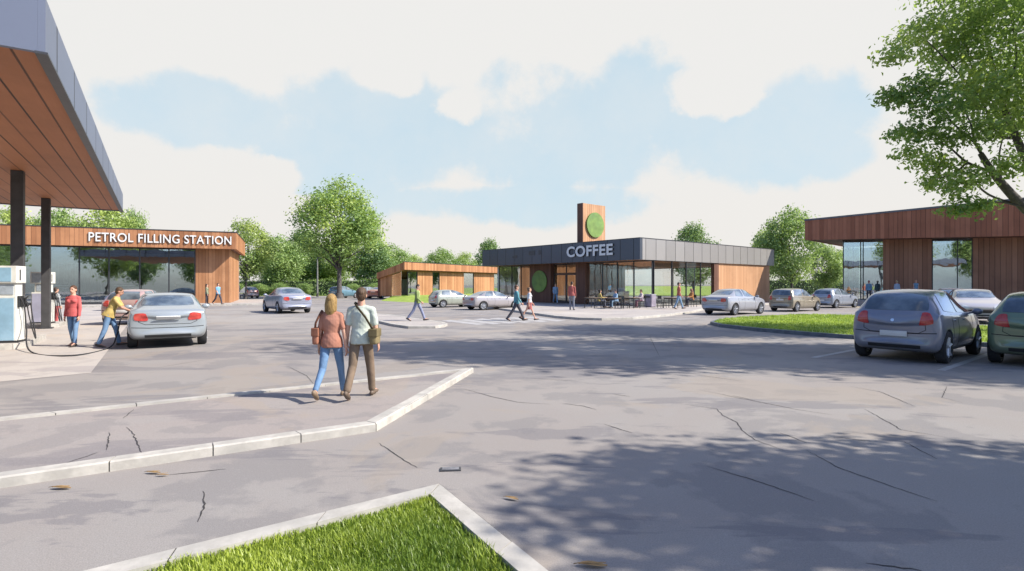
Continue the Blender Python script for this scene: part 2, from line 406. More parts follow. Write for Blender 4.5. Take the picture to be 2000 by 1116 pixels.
# ------------------------------------------------------------------ the ground
def P2(px, py, z=0.0): v = at(px, py, z); return (v.x, v.y)
def offset_line(pts, w, closed):
    """points moved w metres to the left of the line, mitred"""
    n = len(pts); out = []
    for i in range(n):
        p = Vector(pts[i])
        a = Vector(pts[i - 1]) if (closed or i > 0) else None
        b = Vector(pts[(i + 1) % n]) if (closed or i < n - 1) else None
        d1 = (p - a).normalized() if a is not None else None; d2 = (b - p).normalized() if b is not None else None
        if d1 is None: d1 = d2
        if d2 is None: d2 = d1
        n1, n2 = Vector((-d1.y, d1.x)), Vector((-d2.y, d2.x)); m = (n1 + n2)
        k = 2.0 / max(m.dot(m), .35) if m.length > 1e-6 else 1
        q = p + m * (w * k); out.append((q.x, q.y))
    return out
def kerb(name, pts, w, z0, z1, closed=False, stone=.92, gap=.012, m=None, label=None, cham=.015):
    inner = offset_line(pts, w, closed); n = len(pts); mb = MB()
    for i in range(n if closed else n - 1):
        j = (i + 1) % n
        a, b, c, d = (Vector(pts[i]), Vector(pts[j]), Vector(inner[j]), Vector(inner[i]))
        L = (b - a).length; k = max(1, round(L / stone))
        mb.cur = 1; e = .006 / max(w, .05)
        mb.prism([tuple(a.lerp(d, e)), tuple(b.lerp(c, e)), tuple(c.lerp(b, e)), tuple(d.lerp(a, e))], z0, z1 - .008)
        mb.cur = 0
        for s in range(k):
            s0 = s / k + (gap / L / 2 if s or True else 0); s1 = (s + 1) / k - gap / L / 2
            o0, o1, i1, i0 = a.lerp(b, s0), a.lerp(b, s1), d.lerp(c, s1), d.lerp(c, s0)
            h = z1 + random.uniform(-.003, .003); f = cham / max(w, .05)
            # stone with a chamfered outer top edge
            vs = [(*o0, z0), (*o1, z0), (*i1, z0), (*i0, z0), (*o0, h - cham), (*o1, h - cham), (*i1, h), (*i0, h), (*o0.lerp(i0, f), h), (*o1.lerp(i1, f), h)]
            mb.add(vs, [(0, 3, 2, 1), (0, 1, 5, 4), (4, 5, 9, 8), (8, 9, 6, 7), (1, 2, 6, 9, 5), (2, 3, 7, 6), (3, 0, 4, 8, 7)])
    o = mb.build(name, [m or M_KERB, M_JOINT]); return struct(o, label)

random.seed(5)
struct(MB().sheet([(-700, -60), (700, -60), (700, 1400), (-700, 1400)], 0.0).build('ground', M_ASPH), 'worn pale grey asphalt of the service area')
# forecourt of pale concrete under and beside the canopy
fd = Vector((-.546, .838)); fc = Vector(P2(177, 729))
fe = fc + fd * 45
struct(MB().sheet([P2(-1200, 905), P2(0, 746), tuple(fc), tuple(fe), tuple(fe + Vector((-60, -30))), (-60, 5)], .004).build('forecourt', M_CONC), 'pale concrete forecourt round the pumps')

# long raised island of the walking couple
IZ = .10
isl = [P2(-330, 979, IZ), P2(735, 827, IZ), P2(925, 718, IZ), P2(-330, 848, IZ)]
kerb('island_kerb', isl, .16, -.02, IZ, True, label='pale kerb round the long raised island')
struct(MB().sheet(offset_line(isl, .15, True), IZ - .03).build('island_paving', M_PAVE), 'mauve grey paving of the raised island')
# low kerb and lawn at the bottom of the picture
BZ = .07
bed = [P2(-60, 1166, BZ), P2(860, 943, BZ), P2(1260, 1262, BZ)]
kerb('bed_kerb', bed[::-1], .17, -.02, BZ, False, stone=1.0, label='flat pale kerb round the front lawn')
bi = offset_line(bed[::-1], .165, False)
lawn_poly = [bi[0], bi[1], bi[2], (bi[2][0], .4), (bi[0][0], .4)]
struct(MB().prism(lawn_poly, -.02, .015).build('front_lawn', M_GRASS), 'soil and turf of the front lawn')
# small refuge island of the man in the green jacket
RZ = .10
ref = [P2(730, 625, RZ), P2(765, 633, RZ), P2(797, 637.5, RZ), P2(850, 637, RZ), P2(868, 635, RZ), P2(874, 632, RZ), P2(868, 629.5, RZ), P2(840, 625.5, RZ), P2(760, 614.5, RZ), P2(733, 612.5, RZ)]
kerb('refuge_kerb', ref, .2, -.02, RZ, True, stone=1.3, label='rounded pale kerb of the crossing refuge')
struct(MB().sheet(offset_line(ref, .19, True), RZ - .005).build('refuge_paving', M_PLAZA), 'pale paving of the crossing refuge')
# green verge between the car park bays and the road on the right
VZ = .13
ver = [P2(1387, 628.5, VZ), P2(1405, 633, VZ), P2(1480, 641, VZ), P2(1580, 649, VZ), P2(1665, 655, VZ), P2(1920, 669, VZ), P2(2300, 690, VZ),
       P2(2300, 664, VZ), P2(1900, 634, VZ), P2(1700, 616, VZ), P2(1560, 613.5, VZ), P2(1440, 619, VZ), P2(1398, 624, VZ)]
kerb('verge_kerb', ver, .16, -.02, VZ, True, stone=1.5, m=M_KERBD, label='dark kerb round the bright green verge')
ver_in = offset_line(ver, .155, True)
struct(MB().prism(ver_in, 0, VZ - .004).build('verge_lawn', M_GRASS), 'bright green lawn of the verge')

# ------------------------------------------------------------------ buildings
class Bld:
    def __init__(s, name, P, a, label, cat):
        s.P, s.a = Vector(P), Vector(a).normalized(); s.b = Vector((-s.a.y, s.a.x))
        s.root = empty(name, (s.P.x, s.P.y, 0), math.atan2(s.a.y, s.a.x), label, cat)
    def lx(s, px, y=0.0): return hit(px, s.P + s.b * y, s.a)         # along the front, on the plane y
    def ly(s, px, x=0.0): return hit(px, s.P + s.a * x, s.b)         # along the depth, on the plane x
    def Y(s, x, y): return (s.P + s.a * x + s.b * y).y
    def world(s, x, y, z=0): v = s.P + s.a * x + s.b * y; return Vector((v.x, v.y, z))
def lettering(txt, parent, x0, x1, z0, z1, y, depth=.08, mats=None, bold=.018, stretch=True):
    cu = bpy.data.curves.new('lettering', 'FONT'); cu.body = txt; cu.size = 1; cu.extrude = .06; cu.offset = bold; cu.space_character = 1.06
    o = bpy.data.objects.new('temporary', cu); C.objects.link(o)
    dg = bpy.context.evaluated_depsgraph_get(); dg.update()
    me = bpy.data.meshes.new_from_object(o.evaluated_get(dg)); bpy.data.objects.remove(o)
    xs = [v.co.x for v in me.vertices]; ys = [v.co.y for v in me.vertices]
    sx = (x1 - x0) / (max(xs) - min(xs)); sy = (z1 - z0) / (max(ys) - min(ys))
    mx, my = min(xs), min(ys)
    for v in me.vertices: v.co = (x0 + (v.co.x - mx) * sx, y - depth / 2 - v.co.z / .06 * depth / 2, z0 + (v.co.y - my) * sy)
    me.materials.clear(); me.materials.append(mats[0]); me.materials.append(mats[1])
    for p in me.polygons: p.material_index = 0 if abs(p.normal.y) > .5 else 1
    return link('lettering', me, parent)
def window(parent, axis, c0, c1, z0, z1, at_, mull, gm, th=.05, transom=(), name='window', rails=True, fr=.055):
    """a run of glass with mullions at the coordinates mull; axis 'x' runs along the front (plane y=at_), 'y' along the depth (plane x=at_)"""
    g = MB(); f = MB()
    def bx(mb, a0, a1, b0, b1, q0, q1):
        mb.box(a0, a1, b0, b1, q0, q1) if axis == 'x' else mb.box(b0, b1, a0, a1, q0, q1)
    bx(g, c0, c1, at_ - .006, at_ + .006, z0, z1)
    w = g.build(name, gm, parent)
    for m in mull: bx(f, m - fr / 2, m + fr / 2, at_ - th, at_ + th, z0 + .06, z1 - .06)
    if rails:
        bx(f, c0, c1, at_ - th - .003, at_ + th + .003, z0, z0 + .06); bx(f, c0, c1, at_ - th - .003, at_ + th + .003, z1 - .06, z1)
    for zt in transom: bx(f, c0, c1, at_ - th - .002, at_ + th + .002, zt - .04, zt + .04)
    f.build('frame', M_FRAME, w)
    return w

# ---- petrol station shop
YR = 47.5
pr = Vector((lat(462, YR), YR)); pa = Vector((.92, .39)).normalized()
LEN = 34.0
shop = Bld('petrol_station_shop', pr - pa * LEN, pa, 'long low timber petrol station shop with glazed front and raised white lettering', 'building')
FZ1, FZ0 = zat(455, YR), zat(487, YR)
PZ = .15
def petrol_shop():
    r = shop.root; D = 12.0; wy = 1.3
    MB().box(0, LEN, 0, .25, FZ0, FZ1).build('fascia', M_T_ORANGE, r)
    MB().box(LEN - .25, LEN - .002, .25, D, FZ0, FZ1).build('side_fascia', M_T_ORANGE, r)
    MB().box(-.02, LEN + .03, -.03, .28, FZ1, FZ1 + .07).box(LEN - .28, LEN + .03, .28, D, FZ1, FZ1 + .07).build('roof_edge', M_TRIM, r)
    MB().box(.0, LEN - .25, .25, D, FZ0 + .03, FZ0 + .3).build('soffit', M_T_DARK, r)
    MB().box(0, LEN - .25, .25, D, FZ1 - .3, FZ1 - .12).build('roof', M_ROOF, r)
    xa, xb = shop.lx(382, wy), shop.lx(450, wy)
    MB().box(xa, xb, wy, wy + .25, PZ, FZ0 + .03).box(xb - .25, xb, wy + .25, D - .3, PZ, FZ0 + .03).build('timber_wall', M_T_PANEL, r)
    MB().box(0, xb, D - .3, D, PZ, FZ0 + .03).build('back_wall', M_INW, r)
    mull = [shop.lx(p, wy) for p in (-120, -50, 38, 82, 155, 213, 273, 330)]
    window(r, 'x', .1, xa, PZ + .12, FZ0 - .02, wy, mull + [xa - .04], M_GLASS, fr=.09)
    MB().box(.1, xa, wy - .08, wy + .08, PZ, PZ + .12).build('plinth', M_TRIM, r)
    MB().box(.1, xb - .3, wy + .1, D - .3, PZ + .002, PZ + .02).build('interior_floor', M_INF, r)
    lettering('PETROL FILLING STATION', r, shop.lx(173, -.1), shop.lx(452, -.1), FZ0 + .36, FZ1 - .34, -.0, .10, (M_LET, M_LSHADOW), .012)
    # the wall of fridges and a partition seen through the glass
    mb = MB()
    for k in range(7): mb.box(xa - 11 + k * .62, xa - 11 + k * .62 + .34, 6.0, 6.5, PZ + .02, 3.6)
    mb.build('partition', M_COL, r)
petrol_shop()
plat = [shop.world(-6, -1.6).to_2d(), shop.world(LEN + 4.2, -1.6).to_2d(), shop.world(LEN + 6.0, 0).to_2d(), shop.world(LEN + 6.0, 13).to_2d(), shop.world(-6, 13).to_2d()]
kerb('shop_kerb', [tuple(p) for p in plat], .15, -.02, PZ, True, stone=2.0, label='kerb along the petrol shop pavement')
struct(MB().sheet(offset_line([tuple(p) for p in plat], .145, True), PZ - .005).build('shop_pavement', M_PLAZA), 'pale pavement in front of the petrol shop')
for k, (x, y) in enumerate(((LEN - 14, 4.2), (LEN - 18, 4.6), (LEN - 9, 5.0))):
    e = empty('store_shelf', shop.world(x, y, PZ + .02), shop.root.rotation_euler.z, ('dark store shelf behind the shop glass below the words', 'store shelf behind the glass nearest the pumps', 'store shelf behind the glass next to the timber panel')[k], 'shelf', 'shelves inside the petrol shop')
    MB().box(-1.1, 1.1, -.04, .04, 0, 1.7).box(-1.1, -1.04, -.35, .35, 0, 1.7).box(1.04, 1.1, -.35, .35, 0, 1.7).build('frame', M_COL, e)
    m2 = MB()
    for z in (.15, .6, 1.05, 1.5): m2.box(-1.04, 1.04, -.35, -.04, z, z + .03)
    m2.build('shelf_board', M_INW, e)
    rr = random.Random(k)
    for z in (.18, .63, 1.08):
        x = -1.0; g = MB()
        while x < .95:
            w = rr.uniform(.08, .2); g.box(x, x + w * .9, -.32, -.12, z, z + rr.uniform(.16, .3)); x += w
        g.build('goods', mat('shelf goods', (.32, .20, .18), .6, 9, .5, hue=(.18, .25, .36)), e)

# ---- coffee shop
YC = 39.4
cc = Vector((lat(1250, YC), YC)); cl = Vector((lat(942, YC * 91 / 66), YC * 91 / 66))
cof = Bld('coffee_shop', cl, cc - cl, 'flat roofed coffee shop with slate fascia, COFFEE letters and glass corner', 'building')
CL = (cc - cl).length
CZ1, CZ0 = zat(465, YC), zat(507, YC)
CD = cof.ly(1512, CL)
CP = .12
def coffee():
    r = cof.root; wy = 1.75; wx = CL - .15
    MB().box(0, CL - .002, 0, .3, CZ0, CZ1).build('fascia', M_SLATE, r)
    MB().box(CL - .3, CL, .3, CD, CZ0, CZ1).build('side_fascia', M_GREYF, r)
    MB().box(.0, .3, .3, CD, CZ0, CZ1).box(.3, CL - .3, CD - .3, CD, CZ0, CZ1).build('rear_fascia', M_GREYF, r)
    MB().box(-.02, CL + .02, -.02, .32, CZ1, CZ1 + .05).box(CL - .32, CL + .02, .32, CD + .02, CZ1, CZ1 + .05).build('roof_edge', M_TRIM, r)
    MB().box(.3, CL - .3, .3, CD - .3, CZ0 + .02, CZ0 + .2).build('soffit', M_T_ORANGE, r)
    MB().box(.3, CL - .3, .3, CD - .3, CZ1 - .4, CZ1 - .25).build('roof', M_ROOF, r)
    X = lambda p: cof.lx(p, wy)
    Yv = lambda p: cof.ly(p, wx)
    zt = CZ0 + .02
    # front: glass, pier with disc, door, post, glass to the corner
    a0, a1, a2, a3, a4 = X(975), X(1037), X(1078), X(1128), X(1147)
    window(r, 'x', a0, a1, CP, zt, wy, [X(1000), X(1018), a0 + .05], M_GLASS2)
    MB().box(a1, a2, wy - .15, wy + .3, CP, zt).build('timber_pier', M_T_DARK, r)
    MB().box(a3, a4, wy - .25, wy + .25, CP, zt).build('timber_post', M_T_DARK, r)
    xm = X(1056.5); d = MB(); d.lathe([(0, 0), (1.0, 0), (1.0, .08), (0, .08)], 40, 'y', (xm, wy - .235, zat(550, cof.Y(xm, wy)))).build('disc_sign', M_DISC, r)
    window(r, 'x', a2, a3, 2.75, zt, wy + .25, [(a2 + a3) / 2], M_GLASS2)
    wd = (a3 - a2) / 2
    for k in (0, 1):
        x0 = a2 + k * wd
        dr = MB().box(x0 + .03, x0 + .1, wy + .22, wy + .28, CP + .02, 2.7).box(x0 + wd - .1, x0 + wd - .03, wy + .22, wy + .28, CP + .02, 2.7).box(x0 + .1, x0 + wd - .1, wy + .22, wy + .28, CP + .02, CP + .18).box(x0 + .1, x0 + wd - .1, wy + .22, wy + .28, 2.62, 2.7).build('door', M_FRAME, r)
        MB().box(x0 + .1, x0 + wd - .1, wy + .245, wy + .255, CP + .18, 2.62).build('pane', M_GLASS2, dr)
        hx = x0 + (wd - .16 if k == 0 else .16)
        MB().tube([(hx, wy + .16, .8), (hx, wy + .16, 1.7)], .018, 8).build('handle', M_CHROME, dr)
    window(r, 'x', a4, wx - .02, CP, zt, wy, [X(1177), X(1206), X(1238), wx - .06], M_GLASS2)
    # right hand side
    b0, b1, b2 = Yv(1394), Yv(1403), Yv(1503)
    window(r, 'y', wy + .05, b0, CP, zt, wx, [Yv(1312), Yv(1340), Yv(1368), wy + .1], M_GLASS3)
    MB().box(wx - .25, wx + .05, b0, b1, CP, zt).build('timber_post', M_T_DARK, r)
    MB().box(wx - .25, wx, b1, b2, CP, zt).build('timber_wall', M_T_PALE, r)
    MB().box(a0 - .3, a0, wy, 7.6, CP, zt).build('side_wall', M_INW, r)
    window(r, 'x', a0, wx - .3, CP, zt, CD - .8, [a0 + (wx - a0) * k / 7 for k in range(1, 7)], M_GLASS3)
    window(r, 'y', 7.65, CD - .9, CP, zt, a0, [10.5, 13.5], M_GLASS2)
    # inside
    MB().box(a0, wx - .1, wy + .35, CD - .95, CP + .001, CP + .02).build('interior_floor', M_INF, r)
    MB().box(a0 + .02, wx - 7.4, 7.5, 7.7, CP + .02, zt - .01).build('interior_wall', M_INWARM, r)
    MB().box(wx - 9.5, wx - 5.5, 5.2, 5.9, CP + .02, 1.2).build('counter', M_T_PANEL, r)
    z0, z1 = zat(503, cof.Y(CL - 6, 0)), zat(480, cof.Y(CL - 6, 0))
    lettering('COFFEE', r, cof.lx(1107, -.1), cof.lx(1197, -.1), CZ0 + .42, CZ1 - .26, 0, .12, (M_LETG, M_LSHADOW), .03)
    # small vents in the fascia
    for p0, p1, q0, q1 in ((1001, 1010, .62, .86), (1033, 1045, .8, 1.2), (1052, 1058, .8, 1.2)): MB().box(cof.lx(p0), cof.lx(p1), -.02, .001, CZ0 + q0, CZ0 + q1).build('vent', M_TRIM, r)
    # sign tower on the roof
    yt = 1.2; xt = cof.lx(1139, yt); y2 = cof.ly(1182, xt)
    th = .62; zt2 = zat(397, cof.Y(xt, yt))
    tw = MB().box(xt - th, xt, yt, y2, CZ1 - .3, zt2).build('sign_tower', M_T_PALE, r)
    MB().box(xt - th - .06, xt - th, yt - .01, y2, CZ1 - .3, zt2 + .02).box(xt - th, xt + .0, yt - .05, yt - .001, CZ1 - .3, zt2 + .02).build('tower_side', M_T_DARK, tw)
    yc = cof.ly(1161, xt); MB().lathe([(0, 0), (1.06, 0), (1.06, .14), (0, .14)], 44, 'x', (xt + .003, yc, zat(440, cof.Y(xt, yc)))).build('disc_sign', M_DISC, tw)
coffee()
plz = [P2(955, 599, CP), P2(1010, 607, CP), P2(1085, 617, CP), P2(1130, 620.5, CP), P2(1175, 621.5, CP), P2(1235, 620, CP), P2(1300, 614.5, CP), P2(1352, 608, CP), P2(1378, 602, CP),
       tuple(cof.world(CL + 1.6, CD - 2).to_2d()), tuple(cof.world(CL + 1.6, CD + 3).to_2d()), tuple(cof.world(-2, CD + 3).to_2d()), tuple(cof.world(-2, 1).to_2d())]
kerb('plaza_kerb', plz, .18, -.02, CP, True, stone=1.8, label='curved pale kerb round the coffee shop plaza')
struct(MB().sheet(offset_line(plz, .175, True), CP - .005).build('plaza', M_PLAZA), 'pale plaza paving round the coffee shop')

# ---- brown timber building on the right
YB = 52.0
rb = Vector((lat(1572, YB), YB))
rbl = Bld('brown_timber_building', rb, (.707, -.707), 'tall brown timber building with deep fascia and big windows behind the parked cars', 'building')
def brown():
    r = rbl.root; wy = 2.6; Lr = 24.0; D = 14.0
    zt0, zb0 = zat(432, YB), zat(469, YB)
    x19 = rbl.lx(1900); Y19 = rbl.Y(x19, 0); zt1, zb1 = zat(400, Y19), zat(463, Y19)
    zt = lambda x: zt0 + (zt1 - zt0) * x / x19
    zb = lambda x: zb0 + (zb1 - zb0) * x / x19
    def wedge(x0, x1, y0, y1, lo, hi, mb):
        mb.add([(x0, y0, lo(x0)), (x1, y0, lo(x1)), (x1, y1, lo(x1)), (x0, y1, lo(x0)), (x0, y0, hi(x0)), (x1, y0, hi(x1)), (x1, y1, hi(x1)), (x0, y1, hi(x0))],
               [(0, 3, 2, 1), (4, 5, 6, 7), (0, 1, 5, 4), (1, 2, 6, 5), (2, 3, 7, 6), (3, 0, 4, 7)]); return mb
    wedge(0, Lr, 0, .3, zb, zt, MB()).build('fascia', M_T_BROWN, r)
    wedge(0, .3, .3, D, zb, zt, MB()).build('side_fascia', M_T_BROWN, r)
    wedge(-.04, Lr, -.05, .34, zt, lambda x: zt(x) + .16, MB()).build('roof_edge', mat('grey roof edge', (.11, .11, .12), .15, 2, .6), r)
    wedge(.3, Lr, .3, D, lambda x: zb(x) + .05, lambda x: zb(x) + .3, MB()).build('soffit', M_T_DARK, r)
    wedge(.3, Lr, .3, D, lambda x: zt(x) - .4, lambda x: zt(x) - .2, MB()).build('roof', M_ROOF, r)
    X = lambda p: rbl.lx(p, wy)
    q = [X(1646), X(1725), X(1820), X(1900)]
    hb = lambda x0, x1: min(zb(x0), zb(x1)) + .06
    top = lambda x: zb(x) + .06
    window(r, 'x', q[0], q[1], .2, hb(q[0], q[1]), wy, [q[0] + .05, X(1681), X(1686)], M_GLASS, fr=.07)
    window(r, 'y', wy + .05, 9.0, .2, hb(q[0], q[0] + .1), q[0], [4.5, 6.5], M_GLASS, fr=.07)
    wedge(q[1], q[2], wy - .1, wy + .3, lambda x: 0, top, MB()).build('timber_wall', M_T_BROWNW, r)
    window(r, 'x', q[2], q[3], .2, hb(q[2], q[3]), wy, [X(1870), q[2] + .04, q[3] - .04], M_GLASS, fr=.07)
    wedge(q[3], Lr, wy - .1, wy + .3, lambda x: 0, top, MB()).build('timber_wall', M_T_BROWNW, r)
    MB().box(q[0] + .1, Lr, 9.0, 9.3, .0, 5.6).build('back_wall', M_INW, r)
    MB().box(q[0] + .1, Lr, wy + .35, 9.0, .0, .06).build('interior_floor', M_INF, r)
    MB().box(q[0], q[3], wy - .08, wy + .08, 0, .2).build('plinth', M_TRIM, r)
brown()
struct(MB().prism([tuple(rbl.world(*q).to_2d()) for q in ((2.5, -1.2), (24, -1.2), (24, 2.45), (2.5, 2.45))], -.02, .35).build('shop_terrace', M_PLAZA), 'raised pale terrace along the brown timber building')

# ---- low timber building far behind
YL = 62.0; BK = .5
lc = Vector((lat(790, YL), YL)); lr = Vector((lat(990, YL * 44 / 33), YL * 44 / 33))
low = Bld('low_timber_pavilion', lc, lr - lc, 'low timber pavilion far behind the parked cars with a sloping roof end', 'building')
def lowb():
    r = low.root; L = (lr - lc).length; D = 4.3; wy = .7
    z1, z0 = zat(512, YL), zat(527, YL)
    MB().box(0, L, 0, .25, z0, z1).build('fascia', M_T_ORANGE, r)
    MB().box(-.02, L + .02, -.03, .27, z1, z1 + .06).build('roof_edge', M_TRIM, r)
    return z0, z1, wy, L, D
    
def low_walls():
    r = low.root; z0, z1, wy, L, D = lowb()
    X = lambda p: low.lx(p, wy)
    cols = [(797, 816, 'g'), (816, 828, 't'), (828, 845, 't'), (845, 859, 'g'), (859, 906, 't'), (906, 926, 'g'), (926, 965, 't'), (965, 985, 'g')]
    lo = BK - .05
    for p0, p1, k in cols:
        if k == 't': MB().box(X(p0), X(p1), wy, wy + .25, lo, z0 + .02).build('timber_wall', M_T_PANEL, r)
        else: window(r, 'x', X(p0), X(p1), lo, z0 + .02, wy + .1, [X(p0) + .06, X(p1) - .06], M_GLASS, fr=.08)
    # end wing: a monopitch roof falling to the left, with a glazed and a timber end wall
    e = low.b; xw = .3
    zt = lambda t: z1 - .0 - (z1 - zat(533, YL + 1)) * t / 4.2
    zb = lambda t: z0 - (z0 - zat(545, YL + 1)) * t / 4.2
    def wd(x0, x1, y0, y1, lo_, hi_):
        return MB().add([(x0, y0, lo_(y0)), (x1, y0, lo_(y0)), (x1, y1, lo_(y1)), (x0, y1, lo_(y1)), (x0, y0, hi_(y0)), (x1, y0, hi_(y0)), (x1, y1, hi_(y1)), (x0, y1, hi_(y1))],
                        [(0, 3, 2, 1), (4, 5, 6, 7), (0, 1, 5, 4), (1, 2, 6, 5), (2, 3, 7, 6), (3, 0, 4, 7)])
    # along the end face (local y), seen to the left of the corner
    wd(-.02, .25, .28, 4.2, zb, zt).build('side_fascia', M_T_ORANGE, r)
    wd(.26, L, .26, 4.2, lambda t: zb(t) + .02, lambda t: zb(t) + .2).build('soffit', M_T_DARK, r)
    wd(.26, L, .26, 4.2, lambda t: zt(t) - .2, lambda t: zt(t) - .05).build('roof', M_ROOF, r)
    y1, y2 = low.ly(786, .35), low.ly(772, .35)
    a, b_ = .75, 2.2
    wd(.33, .36, a, b_, lambda t: lo, lambda t: zb(t) + .02).build('window', M_GLASS, r)
    wd(.3, .5, b_, 4.1, lambda t: lo, lambda t: zb(t) + .02).build('timber_wall', M_T_PANEL, r)
    wd(.26, .7, 4.0, 4.3, lambda t: lo, lambda t: zb(t) + .02).build('timber_post', M_T_DARK, r)
    MB().box(.6, L, D - .3, D, lo, zb(4.0)).build('back_wall', M_INW, r)
low_walls()
# gentle grass bank that carries the pavilion, with a path and the far lawn
bank_front = [P2(742, 588), P2(780, 590), P2(835, 592), P2(1000, 598)]
bf = [Vector(p) for p in bank_front]
bb = [p + Vector((0, 8)) for p in bf]
mb = MB(); vs = []; 
for p, q in zip(bf, bb): vs += [(p.x, p.y, -.01), (q.x, q.y, BK), (q.x * 1.02, q.y + 60, BK)]
fs = []
for i in range(3): fs += [(i * 3, i * 3 + 3, i * 3 + 4, i * 3 + 1), (i * 3 + 1, i * 3 + 4, i * 3 + 5, i * 3 + 2)]
struct(mb.add(vs, fs).build('grass_bank', M_GRASS), 'gentle grass bank below the timber pavilion')
struct(MB().sheet([(-160, 84), (140, 84), (300, 600), (-300, 600)], .012).build('far_lawn', M_GRASS), 'far lawn behind the hedge')

# ---- filling station canopy
CSZ = 5.25
dcor = F * (CSZ - H) / (HY - 412); ccor = Vector((lat(240, dcor), dcor))
cdir = Vector((.546, -.838))                       # along the open edge, towards the camera
cin = Vector((-.838, -.546))                       # into the canopy
def canopy():
    Lc, Wc, fh = 20.9, 16.0, .78
    r = empty('fuel_canopy', (ccor.x, ccor.y, 0), math.atan2(cdir.y, cdir.x), 'big flat fuel canopy with timber soffit and blue grey edge over the pumps', 'canopy')
    # local x along the edge towards the camera, local y outwards (right of the canopy is +y ... the roof lies at -y)
    s = 1 if (Vector((-cdir.y, cdir.x)).dot(cin) > 0) else -1
    f = lambda y0, y1: (min(s * y0, s * y1), max(s * y0, s * y1))
    y0, y1 = f(.10, Wc); MB().box(.1, Lc - .1, y0, y1, CSZ, CSZ + .05).build('soffit', M_SOFFIT, r)
    y0, y1 = f(0, .09); MB().box(0, Lc, y0, y1, CSZ - .04, CSZ + fh).build('fascia', M_BLUEF, r)
    y0, y1 = f(.091, Wc); MB().box(0, .09, y0, y1, CSZ - .04, CSZ + fh).build('end_fascia', M_BLUEF, r); MB().box(Lc - .09, Lc, y0, y1, CSZ - .04, CSZ + fh).build('end_fascia', M_BLUEF, r)
    y0, y1 = f(-.03, .12); MB().box(-.03, Lc + .03, y0, y1, CSZ - .075, CSZ - .041).build('edge_trim', M_TRIM, r)
    y0, y1 = f(.1, Wc); MB().box(.1, Lc - .1, y0, y1, CSZ + fh - .15, CSZ + fh - .05).build('roof', M_ROOF, r)
    # columns stand under the canopy and carry it
    for (px, Yc, w) in ((35, 16.6, .30), (90, 21.9, .28)):
        p = Vector((lat(px, Yc), Yc)) - ccor
        lx_, ly_ = p.dot(cdir), p.dot(Vector((-cdir.y, cdir.x)))
        c = MB().box(lx_ - w / 2, lx_ + w / 2, ly_ - w / 2, ly_ + w / 2, .02, CSZ - .001, .012).build('column', M_COL, r)
        MB().box(lx_ - w * .8, lx_ + w * .8, ly_ - w * .8, ly_ + w * .8, .0, .05).build('base_plate', M_TRIM, c)
canopy()

# ---- road markings (thin sheets 4 mm above what they lie on)
mk = MB()
def strip(p, q, w, z=.004, mb=None):
    p, q = Vector(p), Vector(q); d = (q - p).normalized(); n = Vector((-d.y, d.x)) * (w / 2)
    (mb or mk).sheet([tuple(p - n), tuple(q - n), tuple(q + n), tuple(p + n)], z)
strip(P2(1588, 699), P2(1720, 674), .14); strip(P2(1838, 724), P2(1960, 682), .14); strip(P2(2120, 762), P2(2230, 712), .14)
struct(mk.build('bay_marking', M_PAINT), 'white lines of the parking bays')
mk = MB()
base = [(878, 625), (948, 633.6), (916, 636), (838, 628)]
for k in range(6):
    dx, dy = k * 31, -k * 1.35
    mk.sheet([P2(880 + dx, 625.2 + dy), P2(950 + dx, 633.4 + dy), P2(932 + dx, 635.2 + dy), P2(862 + dx, 627 + dy)], .004)
struct(mk.build('crossing_marking', M_PAINT), 'white stripes of the zebra crossing')
mk = MB()
for k in range(3): strip(P2(1036 + k, 609 + k * 3.2), P2(1080 - k, 607.5 + k * 4.2), .35)
struct(mk.build('yellow_marking', M_YELLOW), 'yellow bars beside the plaza kerb')
mk = MB(); strip(P2(1640, 601), P2(1690, 600), .3); struct(mk.build('yellow_line', M_YELLOW), 'yellow line on the road behind the verge')
mk = MB(); strip(P2(1280, 630), P2(1368, 620), .10); strip(P2(762, 587), P2(800, 589), .3); strip(P2(800, 597), P2(840, 599), .3); strip(P2(880, 606), P2(960, 610), .25); strip(P2(905, 613), P2(1000, 618), .2)
strip(P2(480, 614), P2(560, 611), .12); struct(mk.build('lane_marking', M_PAINT), 'faint white lines on the far road')

# ---- cracks in the paving
def crack(mb, pts, w, z, rnd):
    P = [Vector(p) for p in pts]; out = []
    for i in range(len(P) - 1):
        n = max(3, int((P[i + 1] - P[i]).length / .05)); d = P[i + 1] - P[i]; nn = Vector((-d.y, d.x)).normalized()
        for k in range(n): out.append(P[i].lerp(P[i + 1], k / n) + nn * rnd.gauss(0, .005))
    out.append(P[-1]); m = len(out)
    for i in range(m - 1):
        d = (out[i + 1] - out[i]).normalized(); nn = Vector((-d.y, d.x))
        w0 = w * (.25 + .75 * math.sin(math.pi * (i + .2) / m)) * rnd.uniform(.6, 1.2); w1 = w * (.25 + .75 * math.sin(math.pi * (i + 1.2) / m))
        mb.sheet([tuple(out[i] - nn * w0 / 2), tuple(out[i + 1] - nn * w1 / 2), tuple(out[i + 1] + nn * w1 / 2), tuple(out[i] + nn * w0 / 2)], z)
rc = random.Random(3); ck = MB()
